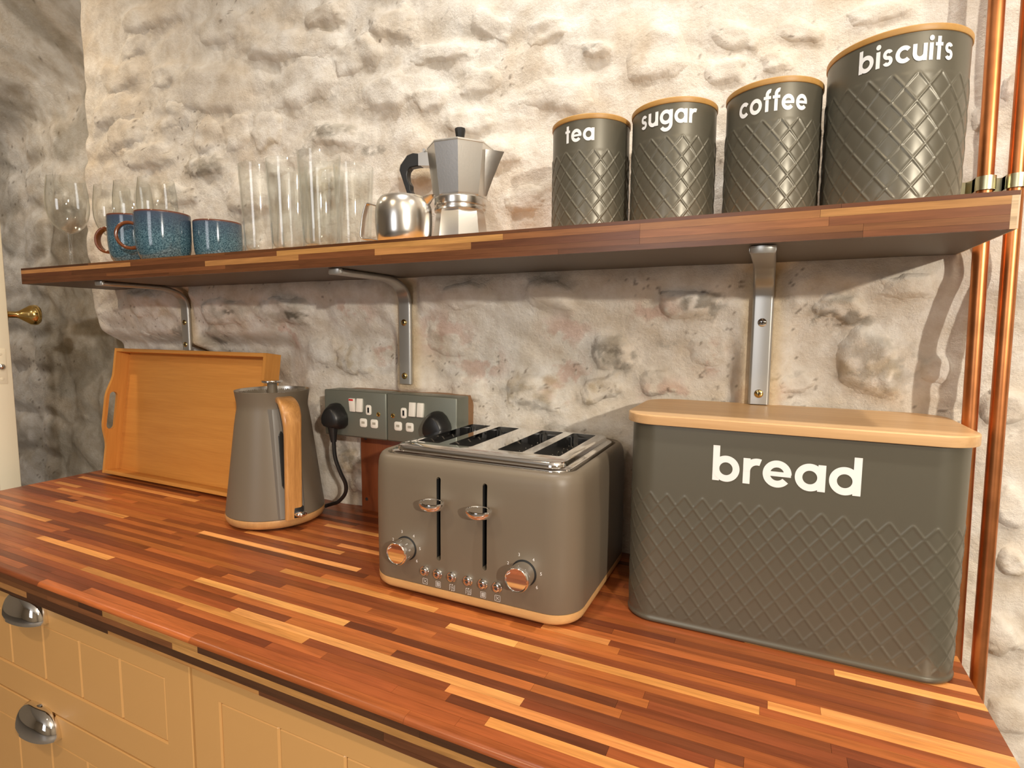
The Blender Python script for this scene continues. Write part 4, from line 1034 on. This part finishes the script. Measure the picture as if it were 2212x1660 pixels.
def cup_handle(parent, x, z):
    rings = []; n = 12
    W, D, H = .052, .027, .040
    V = []; F = []; nu, nv = 28, 10
    for i in range(nv + 1):
        a = PI / 2 * i / nv
        for j in range(nu + 1):
            b = PI * j / nu
            V.append((x - W * math.cos(b) * (math.cos(a) ** .55 if i < nv else .0), CYF - D * math.sin(b) ** .7 * math.cos(a) ** .75 if i < nv else CYF, z - H * .45 + H * math.sin(a)))
    for i in range(nv):
        for j in range(nu): F.append((i * (nu + 1) + j, i * (nu + 1) + j + 1, (i + 1) * (nu + 1) + j + 1, (i + 1) * (nu + 1) + j))
    o = mobj('cup_handle', V, F, M['chrome'], parent, 60)
    sd = o.modifiers.new('thick', 'SOLIDIFY'); sd.thickness = .0016
    return o
cu1 = thing('drawer_unit', 'cream drawer unit with chrome cup handles under the worktop', 'cabinet', (0, 0, 0))
mobj('carcass', *box(-.508, .2985, CYF + .019, .03, -.86, -.0362), M['cream'], cu1, 0)
d1 = front(cu1, 'drawer_front', -.508, .2985, -.2245, -.0385, (-.460, .2470, -.1775, -.0865), .0985, .2470)
d2 = front(cu1, 'drawer_front', -.508, .2985, -.5200, -.2275, (-.460, .2470, -.4700, -.2760), .0985, .2470)
d3 = front(cu1, 'drawer_front', -.508, .2985, -.8400, -.5230, (-.460, .2470, -.7900, -.5720), .0985, .2470)
for d, z, x in ((d1, -.0590, -.078), (d2, -.2420, -.066), (d3, -.5600, -.066)): cup_handle(d, x, z)
cu2 = thing('base_cabinet', 'cream base cabinet with a grooved door below the toaster', 'cabinet', (0, 0, 0))
mobj('carcass', *box(.3035, 1.10, CYF + .019, .03, -.86, -.0362), M['cream'], cu2, 0)
front(cu2, 'cabinet_door', .3035, .7000, -.8400, -.0385, (.3535, .6500, -.7900, -.0875), .0988, .6500)
front(cu2, 'cabinet_door', .7035, 1.1000, -.8400, -.0385, (.7535, 1.0500, -.7900, -.0875), .0988, 1.0500)

# ------------------------------------------------------------------ door at the left
dr = thing('open_door', 'cream painted door edge with brass knob standing open', 'door', (-.752, -.131, -.90), math.radians(168))
# local: x runs along the leaf away from its free edge, -y is the knob face
mobj('leaf', *box(0, .74, 0, .040, 0, 2.05, .002), M['door'], dr, 40)
kb = mobj('door_knob', *xf(lathe([(.022, 0), (.0225, .003), (.016, .006), (.0085, .008), (.0080, .022), (.0095, .028), (.020, .044), (.0245, .050), (.0262, .058), (.0255, .064), (.020, .070), (.0001, .073)], 40), (.040, 0, 1.300), (PI / 2, 0, 0)), M['brass'], dr, 60)
lp = mobj('latch_plate', *box(-.0012, .0005, .010, .030, 1.130, 1.215, .0004), M['door'], dr, 40)
mobj('latch_bolt', *xf(lathe([(.0075, 0), (.0075, .004), (.0055, .0075), (.0001, .0085)], 20), (-.001, .020, 1.172), (0, -PI / 2, 0)), M['steel'], lp, 50)
for z in (1.142, 1.203):
    mobj('plate_screw', *xf(lathe([(.0035, 0), (.003, .001), (.0001, .0012)], 14), (-.0012, .020, z), (0, -PI / 2, 0)), M['door'], lp)
